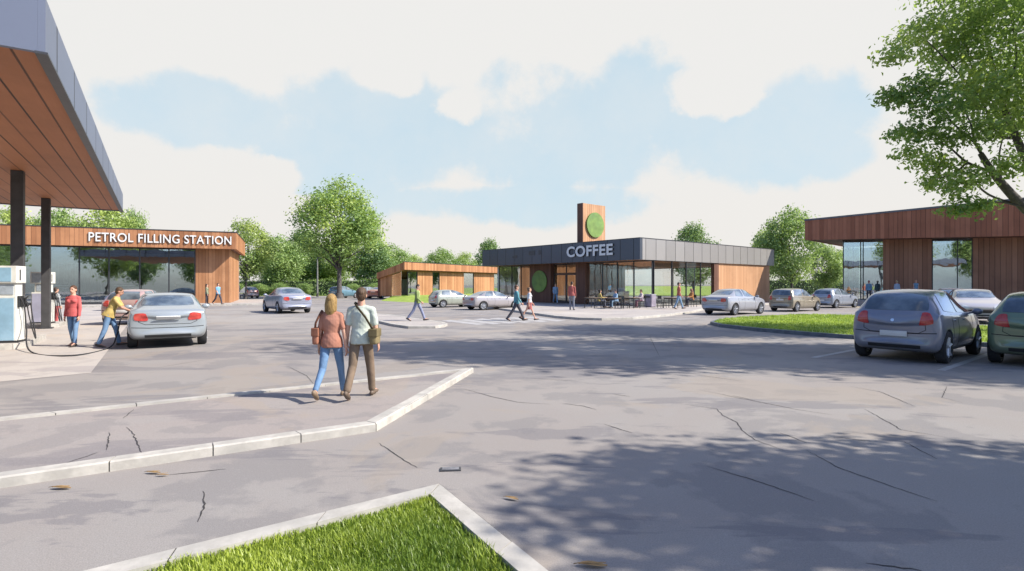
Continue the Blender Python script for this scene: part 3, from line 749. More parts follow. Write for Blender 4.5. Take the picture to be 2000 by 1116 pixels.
CR = [[(905, 760), (960, 775), (1010, 786), (1075, 790)], [(1095, 788), (1140, 794), (1165, 801)], [(1180, 829), (1235, 846)], [(1328, 789), (1400, 799), (1412, 812), (1440, 826), (1450, 842), (1475, 860), (1530, 880)],
      [(1376, 764), (1412, 771), (1432, 776), (1480, 785), (1560, 801), (1625, 811)], [(1430, 773), (1475, 783)], [(1355, 732), (1450, 745)], [(1524, 846), (1575, 865)], [(1380, 911), (1490, 944), (1590, 979)],
      [(1575, 880), (1640, 915), (1760, 957), (1830, 980)], [(1660, 755), (1720, 766), (1788, 795)], [(1766, 863), (1830, 897)], [(1850, 755), (1840, 777), (1880, 787)], [(1268, 655), (1275, 670), (1288, 697)],
      [(740, 866), (790, 900), (815, 914)], [(1020, 738), (1130, 745)], [(1627, 854), (1700, 862)], [(1690, 800), (1760, 840), (1850, 855)], [(398, 960), (400, 985), (386, 1020)], [(330, 928), (440, 917)],
      [(1690, 1100), (1800, 1116)], [(560, 715), (600, 735), (612, 750)], [(300, 720), (420, 700)], [(1195, 770), (1230, 775)]]
for c in CR: crack(ck, [P2(*p) for p in c], .013, .003, rc)
for c in [[(248, 835), (262, 850), (278, 888)], [(262, 800), (240, 818)], [(215, 845), (208, 880)], [(130, 905), (190, 885)], [(880, 752), (930, 755)][:2]]: crack(ck, [P2(*p, IZ - .03) for p in c], .012, IZ - .026, rc)
struct(ck.build('paving_crack', M_CRACK), 'fine dark cracks across the asphalt')

# ------------------------------------------------------------------ cars
# stations: s from the rear, sill z, half width, belt z, belt half width, top z, half width of the roof
CAR_T = {
 'saloon': dict(L=4.45, st=[(0, .42, .70, .74, .66, .80, .50), (.05, .30, .82, .90, .78, .965, .62), (.28, .23, .87, .965, .80, 1.04, .66), (.62, .21, .88, .97, .78, 1.09, .64),
    (1.22, .20, .885, .965, .78, 1.40, .56), (1.75, .20, .885, .955, .78, 1.465, .58), (2.35, .20, .885, .94, .78, 1.445, .58), (3.12, .20, .885, .915, .79, 1.06, .64),
    (3.5, .20, .88, .88, .80, .96, .62), (4.05, .20, .86, .80, .77, .87, .60), (4.36, .22, .79, .70, .70, .76, .52), (4.45, .34, .66, .60, .58, .64, .44)],
    wheels=(.86, 3.58), wr=.325, side=[[(.98, 1.03), (1.78, 1.0), (1.76, 1.395), (1.32, 1.355)], [(1.86, 1.0), (2.98, .985), (2.42, 1.375), (1.84, 1.395)]],
    rear=[(-.62, 1.10), (.62, 1.10), (.50, 1.365), (-.50, 1.365)], wind=[(.64, 1.07), (-.64, 1.07), (-.52, 1.385), (.52, 1.385)],
    lamp=[(.47, .715), (.80, .74), (.79, .915), (.50, .925)], lid=(.70, .60, .80), plate=.80, seams=(1.80, 2.85), bump=.56, head=[(.42, .60), (.74, .66), (.77, .80), (.46, .73)]),
 'hatch': dict(L=4.0, st=[(0, .42, .70, .70, .67, .78, .52), (.05, .30, .82, .86, .78, .95, .62), (.14, .24, .86, .955, .80, 1.05, .66), (.36, .21, .875, .97, .79, 1.36, .585),
    (.62, .20, .88, .97, .79, 1.475, .58), (1.25, .20, .885, .96, .79, 1.53, .60), (1.95, .20, .885, .945, .79, 1.50, .60), (2.78, .20, .885, .925, .80, 1.09, .66),
    (3.15, .20, .88, .89, .81, .985, .63), (3.65, .21, .85, .80, .76, .87, .58), (3.92, .24, .77, .68, .68, .74, .5), (4.0, .36, .64, .58, .56, .62, .42)],
    wheels=(.66, 3.20), wr=.325, side=[[(.52, 1.05), (1.38, 1.0), (1.36, 1.43), (.68, 1.395)], [(1.46, 1.0), (2.62, .985), (2.02, 1.42), (1.44, 1.445)]],
    rear=[(-.65, 1.06), (.65, 1.06), (.53, 1.395), (-.53, 1.395)], wind=[(.66, 1.11), (-.66, 1.11), (-.54, 1.44), (.54, 1.44)],
    lamp=[(.50, .76), (.815, .80), (.76, 1.02), (.60, 1.03)], lid=(.66, .58, 1.0), plate=.585, seams=(1.42, 2.55), bump=.62, head=[(.40, .62), (.72, .68), (.76, .84), (.46, .76)]),
 'estate': dict(L=4.3, st=[(0, .42, .72, .80, .69, .86, .54), (.04, .28, .84, .94, .80, 1.02, .66), (.10, .22, .87, 1.0, .81, 1.10, .68), (.26, .21, .88, 1.01, .80, 1.44, .63),
    (.5, .20, .885, 1.01, .80, 1.55, .63), (1.4, .20, .885, 1.0, .80, 1.60, .64), (2.2, .20, .885, .985, .80, 1.56, .63), (3.0, .20, .885, .96, .80, 1.13, .67),
    (3.45, .20, .88, .92, .81, 1.02, .64), (3.95, .21, .85, .83, .76, .90, .58), (4.22, .24, .77, .72, .68, .78, .5), (4.3, .36, .64, .60, .56, .64, .42)],
    wheels=(.74, 3.48), wr=.335, side=[[(.42, 1.09), (1.50, 1.06), (1.48, 1.50), (.56, 1.475)], [(1.58, 1.06), (2.84, 1.03), (2.24, 1.475), (1.56, 1.50)]],
    rear=[(-.68, 1.10), (.68, 1.10), (.58, 1.46), (-.58, 1.46)], wind=[(.66, 1.16), (-.66, 1.16), (-.56, 1.50), (.56, 1.50)],
    lamp=[(.60, .78), (.83, .80), (.82, 1.05), (.66, 1.06)], lid=(.68, .56, 1.05), plate=.80, seams=(1.54, 2.75), bump=.62, head=[(.40, .66), (.72, .72), (.76, .88), (.46, .80)]),
}
def car_section(st):
    s, zs, w, zb, wb, zr, wr = st
    if zr - zb < .22:
        d = zr - zb
        up = [(w * .955, zb), (wb + (w - wb) * .30, zb + d * .35 + .01), (wb * .84, zb + d * .66 + .01), (wb * .55, zb + d * .92), (0, zr)]
    else:
        d = zr - zb
        up = [(w * .965, zb - .01), (wb + .035, zb + .035), ((wb + wr) / 2 + .03, zb + d * .52), (wr, zr - .055), (0, zr)]
        up.insert(4, (wr * .72, zr - .012)) if False else None
    h = zb - zs
    return [(0, zs), (w * .80, zs), (w * .955, zs + .05), (w, zs + h * .42), (w * .995, zs + h * .72)] + up
_car_mesh = {}
def car_meshes(kind):
    if kind in _car_mesh: return _car_mesh[kind]
    T = CAR_T[kind]; L = T['L']; rings = [car_section(s) for s in T['st']]; n = len(rings[0]); mb = MB(); ring_n = 2 * n - 2
    vs = []
    for st, rg in zip(T['st'], rings):
        y = st[0] - L / 2
        full = rg + [(-p[0], p[1]) for p in rg[-2:0:-1]]
        # plan curve of nose and tail: the outer points sit further in
        e = 0
        for x, z in full:
            q = (abs(x) / .88) ** 2.2
            yy = y
            if st[0] < .3: yy += .16 * q * (1 - st[0] / .3) + (0.0)
            if st[0] > L - .5: yy -= .30 * q * (st[0] - (L - .5)) / .5
            vs.append((x, yy, z))
    fs = []
    for i in range(len(rings) - 1):
        for k in range(ring_n):
            k2 = (k + 1) % ring_n; fs.append((i * ring_n + k, i * ring_n + k2, (i + 1) * ring_n + k2, (i + 1) * ring_n + k))
    # end caps as strips between the two halves
    for b in (0, (len(rings) - 1) * ring_n):
        for k in range(n - 1):
            a0, a1 = b + k, b + k + 1; c0, c1 = b + (ring_n - k) % ring_n, b + (ring_n - k - 1) % ring_n
            f = [a0, a1]
            if c1 != a1: f.append(c1)
            if c0 != a0: f.append(c0)
            if len(set(f)) >= 3: fs.append(tuple(f))
    mb.add(vs, fs); me0 = mb.mesh('car_cage', [M_DARKP])
    cr = me0.attributes.new('crease_edge', 'FLOAT', 'EDGE'); val = []
    for ed in me0.edges:
        a, b2 = ed.vertices; ka, kb = a % ring_n, b2 % ring_n; ra, rb = a // ring_n, b2 // ring_n; w_ = 0.0
        if ka == kb and ra != rb:
            kk = min(ka, ring_n - ka)
            w_ = {1: .5, 4: .35, 5: .75, 6: .35, 8: .45}.get(kk, 0.0)
        elif ra == rb and ra in (1, len(rings) - 2): w_ = .45
        elif ra == rb and ra in (2, 3) and kind != 'saloon': w_ = .3
        val.append(w_)
    cr.data.foreach_set('value', val)
    me = evaluated(me0, [('SUBSURF', dict(levels=2, render_levels=2))])
    bvh = BVHTree.FromPolygons([v.co for v in me.vertices], [tuple(p.vertices) for p in me.polygons])
    # wheel arches
    cut = MB(); r = T['wr'] + .055
    for s in T['wheels']:
        for sx in (-1, 1): cut.lathe([(0, sx * .52), (r, sx * .52), (r, sx * 1.2), (0, sx * 1.2)], 28, 'x', (0, s - L / 2, T['wr'] - .01))
    cme = cut.mesh('cutter', [M_DARKP, M_DARKP]); cme.polygons.foreach_set('material_index', [1] * len(cme.polygons))
    co = link('temporary_cutter', cme)
    me.materials.clear(); me.materials.append(M_DARKP); me.materials.append(M_DARKP)
    body = evaluated(me, [('BOOLEAN', dict(operation='DIFFERENCE', solver='EXACT', object=co))])
    bpy.data.objects.remove(co)
    body.materials.clear(); body.materials.append(M_DARKP); body.materials.append(M_DARKP)
    body.polygons.foreach_set('use_smooth', [True] * len(body.polygons)); body.set_sharp_from_angle(angle=R(40))
    out = dict(body=body)
    def ray(o, d, off):
        h = bvh.ray_cast(Vector(o), Vector(d).normalized(), 6)
        if h[0] is None:
            h = bvh.find_nearest(Vector(o) + Vector(d).normalized() * 2.2)
        nn = h[1]
        if nn.dot(Vector(d)) > 0: nn = -nn
        return h[0], nn
    def patch(q, axis, off=.006, nu=8, nv=6, back=.03, mb=None, rnd=.0, dirx=None):
        """quad q in (y or x, z) thrown on to the body along axis: 'side+', 'side-', 'rear', 'front'; a thin plate with edges"""
        mb = mb or MB(); top = []; bot = []
        for j in range(nv + 1):
            for i in range(nu + 1):
                u, v = i / nu, j / nv
                if rnd:
                    # rounded corners: pull the grid to a superellipse
                    a, b = 2 * u - 1, 2 * v - 1
                    k = 1 - rnd * (a * a) * (b * b); a *= k; b *= k; u, v = (a + 1) / 2, (b + 1) / 2
                p = [(q[0][c] * (1 - u) + q[1][c] * u) * (1 - v) + (q[3][c] * (1 - u) + q[2][c] * u) * v for c in (0, 1)]
                if axis == 'side+': o, d = (3, p[0] - L / 2, p[1]), (-1, 0, 0)
                elif axis == 'side-': o, d = (-3, p[0] - L / 2, p[1]), (1, 0, 0)
                elif axis == 'rear': o, d = (p[0] + (dirx or 0) * -3, -L / 2 - 3, p[1]), ((dirx or 0), 1, 0)
                else: o, d = (p[0] + (dirx or 0) * -3, L / 2 + 3, p[1]), ((dirx or 0), -1, 0)
                h, nn = ray(o, d, off); top.append(h + nn * off); bot.append(h - nn * back)
        W = nu + 1; N = len(top)
        fs = [(j * W + i, j * W + i + 1, (j + 1) * W + i + 1, (j + 1) * W + i) for j in range(nv) for i in range(nu)]
        ed = [i for i in range(W)] + [j * W + nu for j in range(1, nv + 1)] + [nv * W + i for i in range(nu - 1, -1, -1)] + [j * W for j in range(nv - 1, 0, -1)]
        fs += [(ed[k], ed[(k + 1) % len(ed)], N + ed[(k + 1) % len(ed)], N + ed[k]) for k in range(len(ed))]
        mb.add(top + bot, fs); return mb
    sm = 35
    parts = []
    for q in T['side']:
        for sx in ('side+', 'side-'): parts.append(('window', patch(q, sx, .007, 12, 8, rnd=.06).mesh('window', [M_CGLASS], sm), None))
    parts.append(('rear_window', patch(T['rear'], 'rear', .007, 14, 8, rnd=.06).mesh('rear_window', [M_CGLASS], sm), None))
    parts.append(('windscreen', patch(T['wind'], 'front', .007, 14, 8, rnd=.05).mesh('windscreen', [M_CGLASS], sm), None))
    for sx in (1, -1):
        q = [(p[0] * sx, p[1]) for p in T['lamp']]; parts.append(('tail_light', patch(q, 'rear', .016, 8, 6, rnd=.14, dirx=-.55 * sx).mesh('tail_light', [M_TAIL], sm), None))
        q = [(p[0] * sx, p[1]) for p in T['head']]; parts.append(('headlight', patch(q, 'front', .012, 8, 6, rnd=.12, dirx=-.5 * sx).mesh('headlight', [M_HEAD], sm), None))
    # gaps: tail lid, bumper line, doors
    g = MB(); lw, lz0, lz1 = T['lid']
    def line(pts, axis, w=.011):
        for a, b in zip(pts[:-1], pts[1:]):
            d = Vector((b[0] - a[0], b[1] - a[1])); nn = Vector((-d.y, d.x)).normalized() * w / 2
            patch([(a[0] - nn.x, a[1] - nn.y), (b[0] - nn.x, b[1] - nn.y), (b[0] + nn.x, b[1] + nn.y), (a[0] + nn.x, a[1] + nn.y)], axis, .0025, 6, 1, .01, g)
    line([(-.78, T['bump']), (-.4, T['bump'] - .02), (.4, T['bump'] - .02), (.78, T['bump'])], 'rear', .016)
    line([(-lw * .86, lz1 + .02), (-lw * .9, lz0 + .10), (-lw * .7, lz0 + .03), (lw * .7, lz0 + .03), (lw * .9, lz0 + .10), (lw * .86, lz1 + .02)], 'rear')
    s0, s1 = T['seams']
    for sx in ('side+', 'side-'):
        line([(s0, .30), (s0 + .02, .60), (s0, .96)], sx); line([(s1 + .08, .30), (s1 + .12, .6), (s1 + .04, .93)], sx)
        line([(T['wheels'][0] + .46, .36), (T['wheels'][0] + .36, .66), (T['wheels'][0] + .28, .98)], sx)
        line([(T['wheels'][0] + .42, .30), (s1 + .1, .30)], sx)
    parts.append(('panel_gap', g.mesh('panel_gap', [M_SEAM], sm), None))
    bl = MB(); patch([(-.50, .30), (.50, .30), (.50, .365), (-.50, .365)], 'rear', .006, 14, 3, .04, bl)
    parts.append(('bumper_insert', bl.mesh('bumper_insert', [M_DARKP], sm), None))
    gr = MB(); patch([(-.40, .47), (.40, .47), (.42, .60), (-.42, .60)], 'front', .008, 12, 3, .04, gr); patch([(-.6, .26), (.6, .26), (.62, .40), (-.62, .40)], 'front', .008, 12, 3, .04, gr)
    parts.append(('grille', gr.mesh('grille', [M_DARKP], sm), None))
    pl = MB(); z = T['plate']; hh, nn = ray((0, -L / 2 - 3, z), (0, 1, 0), 0); tl = math.atan2(nn.z, -nn.y) * .6
    pl.box(-.26, .26, -.012, .012, -.056, .056, .006); M3 = Matrix.Rotation(-tl, 3, 'X'); pl.v = [tuple(M3 @ Vector(q) + hh + Vector((0, -.022, 0))) for q in pl.v]
    parts.append(('number_plate', pl.mesh('number_plate', [M_PLATE], sm), None))
    bd = MB(); zz = T['lid'][2] + (.0 if kind == 'saloon' else -.14); patch([(-.035, zz - .03), (.035, zz - .03), (.035, zz + .03), (-.035, zz + .03)], 'rear', .01, 4, 4, .01, bd, rnd=.3)
    parts.append(('badge', bd.mesh('badge', [M_CHROME], sm), None))
    for sx in (1, -1):
        ax = 'side+' if sx > 0 else 'side-'
        for s in (s0 - .20, s1 - .62):
            h = patch([(s - .10, .835), (s + .10, .835), (s + .10, .868), (s - .10, .868)], ax, .022, 5, 2, .01, rnd=.2)
            parts.append(('door_handle', h.mesh('door_handle', [M_DARKP], sm), 'paint'))
        m = MB(); ym = s1 - .02 - L / 2 + (.10 if kind != 'saloon' else .12)
        m.ball((sx * .965, ym, 1.0), .105, .062, .07); m.tube([(sx * .80, ym + .03, .96), (sx * .92, ym + .01, .985)], .022, 8)
        parts.append(('wing_mirror', m.mesh('wing_mirror', [M_DARKP], True), 'paint'))
    # wheels
    wr = T['wr']; ty = MB().lathe([(wr * .66, -.10), (wr * .93, -.105), (wr, -.07), (wr, .07), (wr * .93, .105), (wr * .66, .10)], 32, 'x').mesh('tyre', [M_RUB], 40)
    rm = MB(); rm.lathe([(wr * .67, -.08), (wr * .67, .085), (wr * .60, .085), (wr * .57, .03), (0.0, .035)], 32, 'x')
    rm.lathe([(0, .075), (.05, .075), (.06, .05)], 12, 'x')
    for k in range(5):
        a = 2 * math.pi * k / 5 + .3; c, s_ = math.cos(a), math.sin(a)
        rm.tube([(.062, .03 * c, .03 * s_), (.07, wr * .62 * c, wr * .62 * s_)], [(.042, .026), (.056, .02)], 6)
    rim = rm.mesh('rim', [M_RIM], 40)
    back = MB().lathe([(wr * .58, .012), (0, .012)], 24, 'x').mesh('brake_disc', [M_DARKP], False)
    out.update(parts=parts, tyre=ty, rim=rim, disc=back, L=L, wheels=T['wheels'], wr=wr, bvh=bvh)
    un = MB().box(-.62, .62, -L / 2 + .55, L / 2 - .5, .20, .36); out['floor'] = un.mesh('underbody', [M_DARKP])
    _car_mesh[kind] = out; return out
def paint(name, c):
    if name in MATS: return MATS[name]
    m, t, p, out = new_mat(name); v = t.obj()
    n = t.noise(v, 1.3, 4, .6); sp = t.add('ShaderNodeSeparateXYZ'); t.put(sp.inputs[0], v)
    col = t.mix(n, tuple(x * .88 for x in c), tuple(min(1, x * 1.1) for x in c))
    dirt = t.m('MULTIPLY', t.ramp(sp.outputs[2], .55, .22), t.m('ADD', .15, t.m('MULTIPLY', t.noise(v, 7, 5), .5)))
    col = t.mix(dirt, col, (.15, .135, .12))
    t.put(p.inputs['Base Color'], col); p.inputs['Roughness'].default_value = .28; p.inputs['Metallic'].default_value = .2
    p.inputs['Coat Weight'].default_value = .9; p.inputs['Coat Roughness'].default_value = .05
    MATS[name] = m; return m
def set_mat(o, i, m):
    o.material_slots[i].link = 'OBJECT'; o.material_slots[i].material = m
def car(kind, heading, pos, color, cname, label, group=None, scale=1.0, name=None, anchor='rear'):
    """heading clockwise from the way the camera looks; pos: ground point under the middle of the rear (or front) bumper, or the centre"""
    D = car_meshes(kind); L = D['L']; h = R(heading); f = Vector((math.sin(h), math.cos(h)))
    p = Vector((pos[0], pos[1]))
    sx, sy, sz = scale if isinstance(scale, tuple) else (scale,) * 3
    if anchor == 'rear': p = p + f * (L / 2 * sy)
    elif anchor == 'front': p = p - f * (L / 2 * sy)
    r = empty(name or {'saloon': 'saloon_car', 'hatch': 'hatchback_car', 'estate': 'estate_car'}[kind], (p.x, p.y, 0), -h, label, 'car', group)
    r.scale = (sx, sy, sz)
    pm = paint(cname, color)
    b = link('body', D['body'], r); set_mat(b, 0, pm)
    for nm, me, k in D['parts']:
        o = link(nm, me, r)
        if k == 'paint': set_mat(o, 0, pm)
    link('underbody', D['floor'], r)
    for s in D['wheels']:
        for sxx in (1, -1):
            w = link('wheel', D['tyre'], r, (sxx * .775, s - L / 2, D['wr']), 0 if sxx > 0 else math.pi)
            link('rim', D['rim'], w); link('brake_disc', D['disc'], w)
    return r
GP = 'cars parked beside the coffee shop'
def cars():
    A = lambda x, y: P2(x, y)
    # silver saloon at the pumps
    car('saloon', -32.5, A(329, 681), (.30, .335, .36), 'silver blue paint', 'silver saloon being refuelled beside the pumps, seen from behind', None, (1.10, 1.0, 1.07))
    car('saloon', -40, A(582, 613), (.26, .28, .36), 'lilac silver paint', 'lilac silver saloon driving away between petrol shop and tall tree', None, (1.10, 1.0, 1.12))
    car('hatch', 52, A(1742, 707), (.195, .21, .262), 'dark grey paint', 'dark grey hatchback parked against the green verge, its whole back in view', 'cars parked in the bays', (1.03, 1.0, 1.12))
    car('hatch', 50, A(2034, 722), (.14, .20, .125), 'sage green paint', 'sage green hatchback cut by the picture edge', 'cars parked in the bays', (1.05, 1.0, 1.10))
    car('saloon', 54, A(1392, 616), (.30, .31, .345), 'pale grey paint', 'pale grey saloon parked nearest the glass corner of the coffee shop', GP, (1.06, 1.0, 1.07))
    car('estate', 58, A(1522, 609), (.25, .215, .155), 'tan paint', 'tan estate car parked behind the pale grey saloon', GP, (.98, .88, .98))
    car('hatch', 60, A(1602, 602), (.30, .33, .38), 'blue grey paint', 'blue grey hatchback last in the row beside the hedge', GP, (1.0, 1.0, 1.0))
    car('hatch', 56, A(842, 601), (.36, .385, .32), 'pale green white paint', 'pale green white hatchback in front of the low timber pavilion', 'cars in front of the pavilion', (.98, .95, .92))
    car('saloon', 54, A(911, 606), (.33, .305, .31), 'rose beige paint', 'pale rose grey saloon in front of the low timber pavilion, beside the crossing', 'cars in front of the pavilion', (1.0, 1.0, .93))
    car('hatch', -40, A(493, 583), (.38, .26, .25), 'pale pink paint', 'small pale pink car beyond the corner of the petrol shop', 'cars by the far hedge', 1.0)
    car('estate', 22, A(650, 583), (.13, .24, .30), 'teal paint', 'teal car with a pale back by the far hedge beside the tall tree trunk', 'cars by the far hedge', 1.0)
    car('hatch', 14, A(705, 583), (.24, .26, .29), 'slate paint', 'slate grey car by the far hedge behind the man with the shoulder bag', 'cars by the far hedge', 1.0)
    car('saloon', 12, A(728, 584), (.42, .20, .14), 'rust red paint', 'rust red car beside the end of the low timber pavilion', 'cars by the far hedge', 1.05)
    car('hatch', 212, A(1918, 634), (.44, .42, .425), 'white paint', 'white car facing the camera beyond the verge at the far right', 'cars in front of the brown building', (1.10, 1.0, 1.05), anchor='front')
    car('estate', 222, A(1852, 608), (.36, .30, .25), 'beige paint', 'beige car facing the camera half hidden behind the dark grey hatchback', 'cars in front of the brown building', (1.0, 1.0, .98), anchor='front')
    car('hatch', -8, A(236, 636), (.42, .29, .265), 'dusty pink paint', 'dusty pink hatchback between the yellow shirted man and the shop glass', 'cars in front of the petrol shop', (1.05, .9, 1.05))
    car('saloon', 78, A(282, 606), (.16, .18, .20), 'charcoal paint', 'charcoal car against the shop glass behind the silver saloon', 'cars in front of the petrol shop', 1.0, anchor='centre')
cars()

# ------------------------------------------------------------------ people
def rot_x(v, a):  # tilt forward (+y) for positive a, about the x axis
    c, s = math.cos(a), math.sin(a); return Vector((v.x, v.y * c + v.z * s, v.z * c - v.y * s))
SKIN = mat('skin', (.52, .30, .21), .08, 9, .6, hue=(.56, .27, .20))
SKIN_D = mat('tanned skin', (.40, .21, .14), .08, 9, .6)
def hair_mat(name, c):
    if name in MATS: return MATS[name]
    m, t, p, out = new_mat(name); n = t.noise(t.vmul(t.obj(), (70, 70, 7)), 1.6, 5, .65, .8)
    t.put(p.inputs['Base Color'], t.mix(t.ramp(n, .35, .68), tuple(x * .45 for x in c), tuple(min(1, x * 1.35) for x in c)))
    p.inputs['Roughness'].default_value = .5; p.inputs['Specular IOR Level'].default_value = .35; bump(t, p, n, .012, .8)
    MATS[name] = m; return m
def cloth(name, c, hue=None): return mat(name, c, .16, 5, .88, hue=hue, bmp=.0015, spec=.15)
def remesh(mb, name, mats, vox, amp=0.0, smooth=3, seed=0):
    me = mb.mesh(name + '_source', mats)
    r = evaluated(me, [('REMESH', dict(mode='VOXEL', voxel_size=vox, use_smooth_shade=True)), ('SMOOTH', dict(factor=.5, iterations=smooth))])
    if amp:
        no = [v.normal.copy() for v in r.vertices]; off = Vector((seed * 3.7, seed * 1.3, 0))
        for v, nn in zip(r.vertices, no):
            q = Vector((v.co.x * 6 + v.co.z * 3, v.co.y * 7 + v.co.z * 2, v.co.z * 8 + v.co.x * 5)) + off
            v.co += nn * (amp * (noise.noise(q) + .6 * noise.noise(q * 2.3)))
        r.update()
    r.name = name
    r.materials.clear()
    for m in mats: r.materials.append(m)
    return r
def person(label, pos, heading, hgt=1.72, z=0.0, pose=None, top=None, legs=None, shoes=None, hair=('short', (.06, .035, .02)), skin=None, sleeves='short', vox=.014,
           woman=False, group=None, skirt=None, seat=None, fingers=False, jacket=None, face=False, slim=1.0):
    po = dict(lean=0, lh=(0, 0), rh=(0, 0), la=(.05, .12, .15), ra=(.05, .12, .15), turn=0, nod=0, hands=True, bend=0)
    po.update(pose or {}); k = hgt / 1.75; skin = skin or SKIN
    sw = (.142 if woman else .168) * slim; hw = .09
    V = Vector; pelvis = V((0, 0, 0)); lean = R(po['lean'])
    def up(p): return rot_x(V(p), lean)                      # the torso tips about the pelvis
    waist, chest, neck = up((0, .0, .14)), up((0, .0, .36)), up((0, -.01, .53))
    nb = lean * .45 + R(po['nod'])                           # the head comes back upright
    hd = neck + rot_x(V((0, .012, .120)), nb)
    J = {}
    for s, key in ((-1, 'l'), (1, 'r')):
        p, kb = (R(a) for a in po[key + 'h'])
        hip = V((s * hw, 0, -.03)); sp = R(po.get('spread', 2)) * s
        knee = hip + rot_x(V((math.sin(sp) * .43, 0, -.43)), -p)
        ank = knee + rot_x(V((math.sin(sp) * .2, 0, -.42)), -(p - kb))
        fp = (p - kb); fp = fp * .75 if fp < 0 else fp * .4
        if seat: fp = 0
        toe = ank + rot_x(V((s * .02, .17, -.055)), -fp * 1.0); heel = ank + rot_x(V((0, -.055, -.055)), -fp)
        J[key] = dict(hip=hip, knee=knee, ank=ank, toe=toe, heel=heel)
        f, ab, el = (R(a) if abs(a) > 1.7 else a for a in po[key + 'a'])
        sh = up((s * sw, 0, .420)); 
        d = V((s * math.sin(ab), math.sin(f) * math.cos(ab), -math.cos(f) * math.cos(ab))); d = rot_x(d, lean * .3)
        elb = sh + d * .285
        side = V((s, 0, 0)); ax = V((1, 0, 0))
        e2 = f + el; inn = po.get(key + 'in', 0)
        d2 = V((s * (math.sin(ab) * .5 - inn), math.sin(e2) * math.cos(ab * .5), -math.cos(e2) * math.cos(ab * .5))).normalized(); d2 = rot_x(d2, lean * .3)
        wr = elb + d2 * .245
        J[key].update(sh=sh, elb=elb, wr=wr, hd=d2)
    low = min(min(J[q]['toe'].z, J[q]['heel'].z, J[q]['ank'].z - .075) for q in 'lr') - .015
    base = -low if seat is None else seat / k + .11
    root = empty('person', (pos[0], pos[1], z), -R(heading), label, 'person', group); root.scale = (k, k, k)
    off = V((0, 0, base))
    L = lambda p: p + off
    # ---- the body: one continuous surface
    b = MB(); fat = slim
    tor = [(pelvis + V((0, 0, -.09)), (.085, .07)), (pelvis, (.138 * fat, .095)), (waist * .9, (.125 * fat if woman else .135 * fat, .09)), (chest, (.145 * fat, .10)), (up((0, 0, .44)), (.135 * fat, .08)), (up((0, -.005, .50)), (.07, .055))]
    b.tube([L(p) for p, _ in tor], [r for _, r in tor], 20, True, (1, 0, 0))
    b.capsule(L(up((0, -.005, .47))), L(hd - V((0, .01, .03))), .062, .052, 14)
    for q in 'lr':
        j = J[q]
        b.capsule(L(j['hip']), L(j['knee']), .072 * fat, .040, 14); b.capsule(L(j['knee']), L(j['ank']), .040, .032, 14)
        mid = j['knee'].lerp(j['ank'], .3)
        if skirt is not None: b.capsule(L(mid + V((0, -.012, .02))), L(mid - V((0, .01, .08))), .039, .036, 12)
        b.capsule(L(up((0, -.01, .455))), L(j['sh']), .055, .045, 14)
        b.capsule(L(j['sh']), L(j['elb']), .053 if not woman else .045, .040 if not woman else .034, 14); b.capsule(L(j['elb']), L(j['wr']), .040 if not woman else .033, .026, 14)
        b.capsule(L(j['ank']), L(j['toe']), .035, .03, 10)
        # hand: palm, four fingers, thumb at the side of the palm
        s = -1 if q == 'l' else 1
        d = j['hd']; fw = V((0, 1, 0)); pn = V((-s, 0, 0)); wd = d.cross(pn).normalized()          # wd: across the palm (thumb side forward)
        if wd.y < 0: wd = -wd
        pn = (pn - d * pn.dot(d)).normalized()
        p0 = j['wr']; pc = p0 + d * .085
        b.tube([L(p0 - d * .02), L(p0 + d * .03), L(pc)], [(.022, .016), (.036, .016), (.038, .014)], 12, True, wd)
        cl = po.get('curl', .55)
        for fi, (o, ln) in enumerate(((.029, .070), (.010, .080), (-.009, .074), (-.027, .056))):
            r = .0095 if fi < 3 else .0082
            a0 = p0 + d * .080 + wd * o; a1 = a0 + (d * math.cos(cl * .4) + pn * math.sin(cl * .4)) * ln * .5
            a2 = a1 + (d * math.cos(cl * 1.3) + pn * math.sin(cl * 1.3)) * ln * .5
            b.capsule(L(a0), L(a1), r, r, 8); b.capsule(L(a1), L(a2), r, r * .8, 8)
        t0 = p0 + d * .03 + wd * .03; t1 = t0 + (d * .7 + wd * .55 + pn * .3).normalized() * .04; t2 = t1 + (d * .9 + wd * .15 + pn * .35).normalized() * .03
        b.capsule(L(t0), L(t1), .012, .0105, 8); b.capsule(L(t1), L(t2), .0105, .008, 8)
    ty = R(po['turn']); M = Matrix.Rotation(-ty, 3, 'Z') @ Matrix.Rotation(-nb, 3, 'X')
    hm = lambda p: L(hd + M @ V(p))
    b.ball(hm((0, -.005, .02)), .073, .092, .10, M, 20, 14); b.ball(hm((0, .022, -.045)), .054, .066, .068, M, 16, 10)
    b.capsule(hm((0, .083, .012)), hm((0, .102, -.022)), .009, .014, 8)
    b.ball(hm((0, .076, -.058)), .024, .012, .012, M, 10, 8)
    for s in (-1, 1): b.ball(hm((s * .075, -.008, -.005)), .012, .022, .032, M, 10, 8); b.ball(hm((s * .03, .074, .018)), .02, .012, .012, M, 8, 6)
    me = remesh(b, 'body', [skin], vox, 0, 2); link('body', me, root)
    if face:
        for s in (-1, 1):
            MB().ball(hm((s * .030, .088, .012)), .011, .006, .006, M, 8, 6).build('eye', mat('dark eye', (.02, .015, .012), .1, 9, .3), root, True)
            MB().capsule(hm((s * .045, .083, .032)), hm((s * .018, .09, .034)), .004, .004, 6).build('eyebrow', mat('eyebrow', (.05, .03, .02), .1, 9, .8), root, True)
        MB().capsule(hm((-.02, .088, -.052)), hm((.02, .088, -.052)), .005, .005, 6).build('lips', mat('lips', (.40, .13, .11), .1, 9, .6), root, True)
    # ---- top
    tm = top; t = MB(); e = .016
    hem = -.10 if not skirt else .0
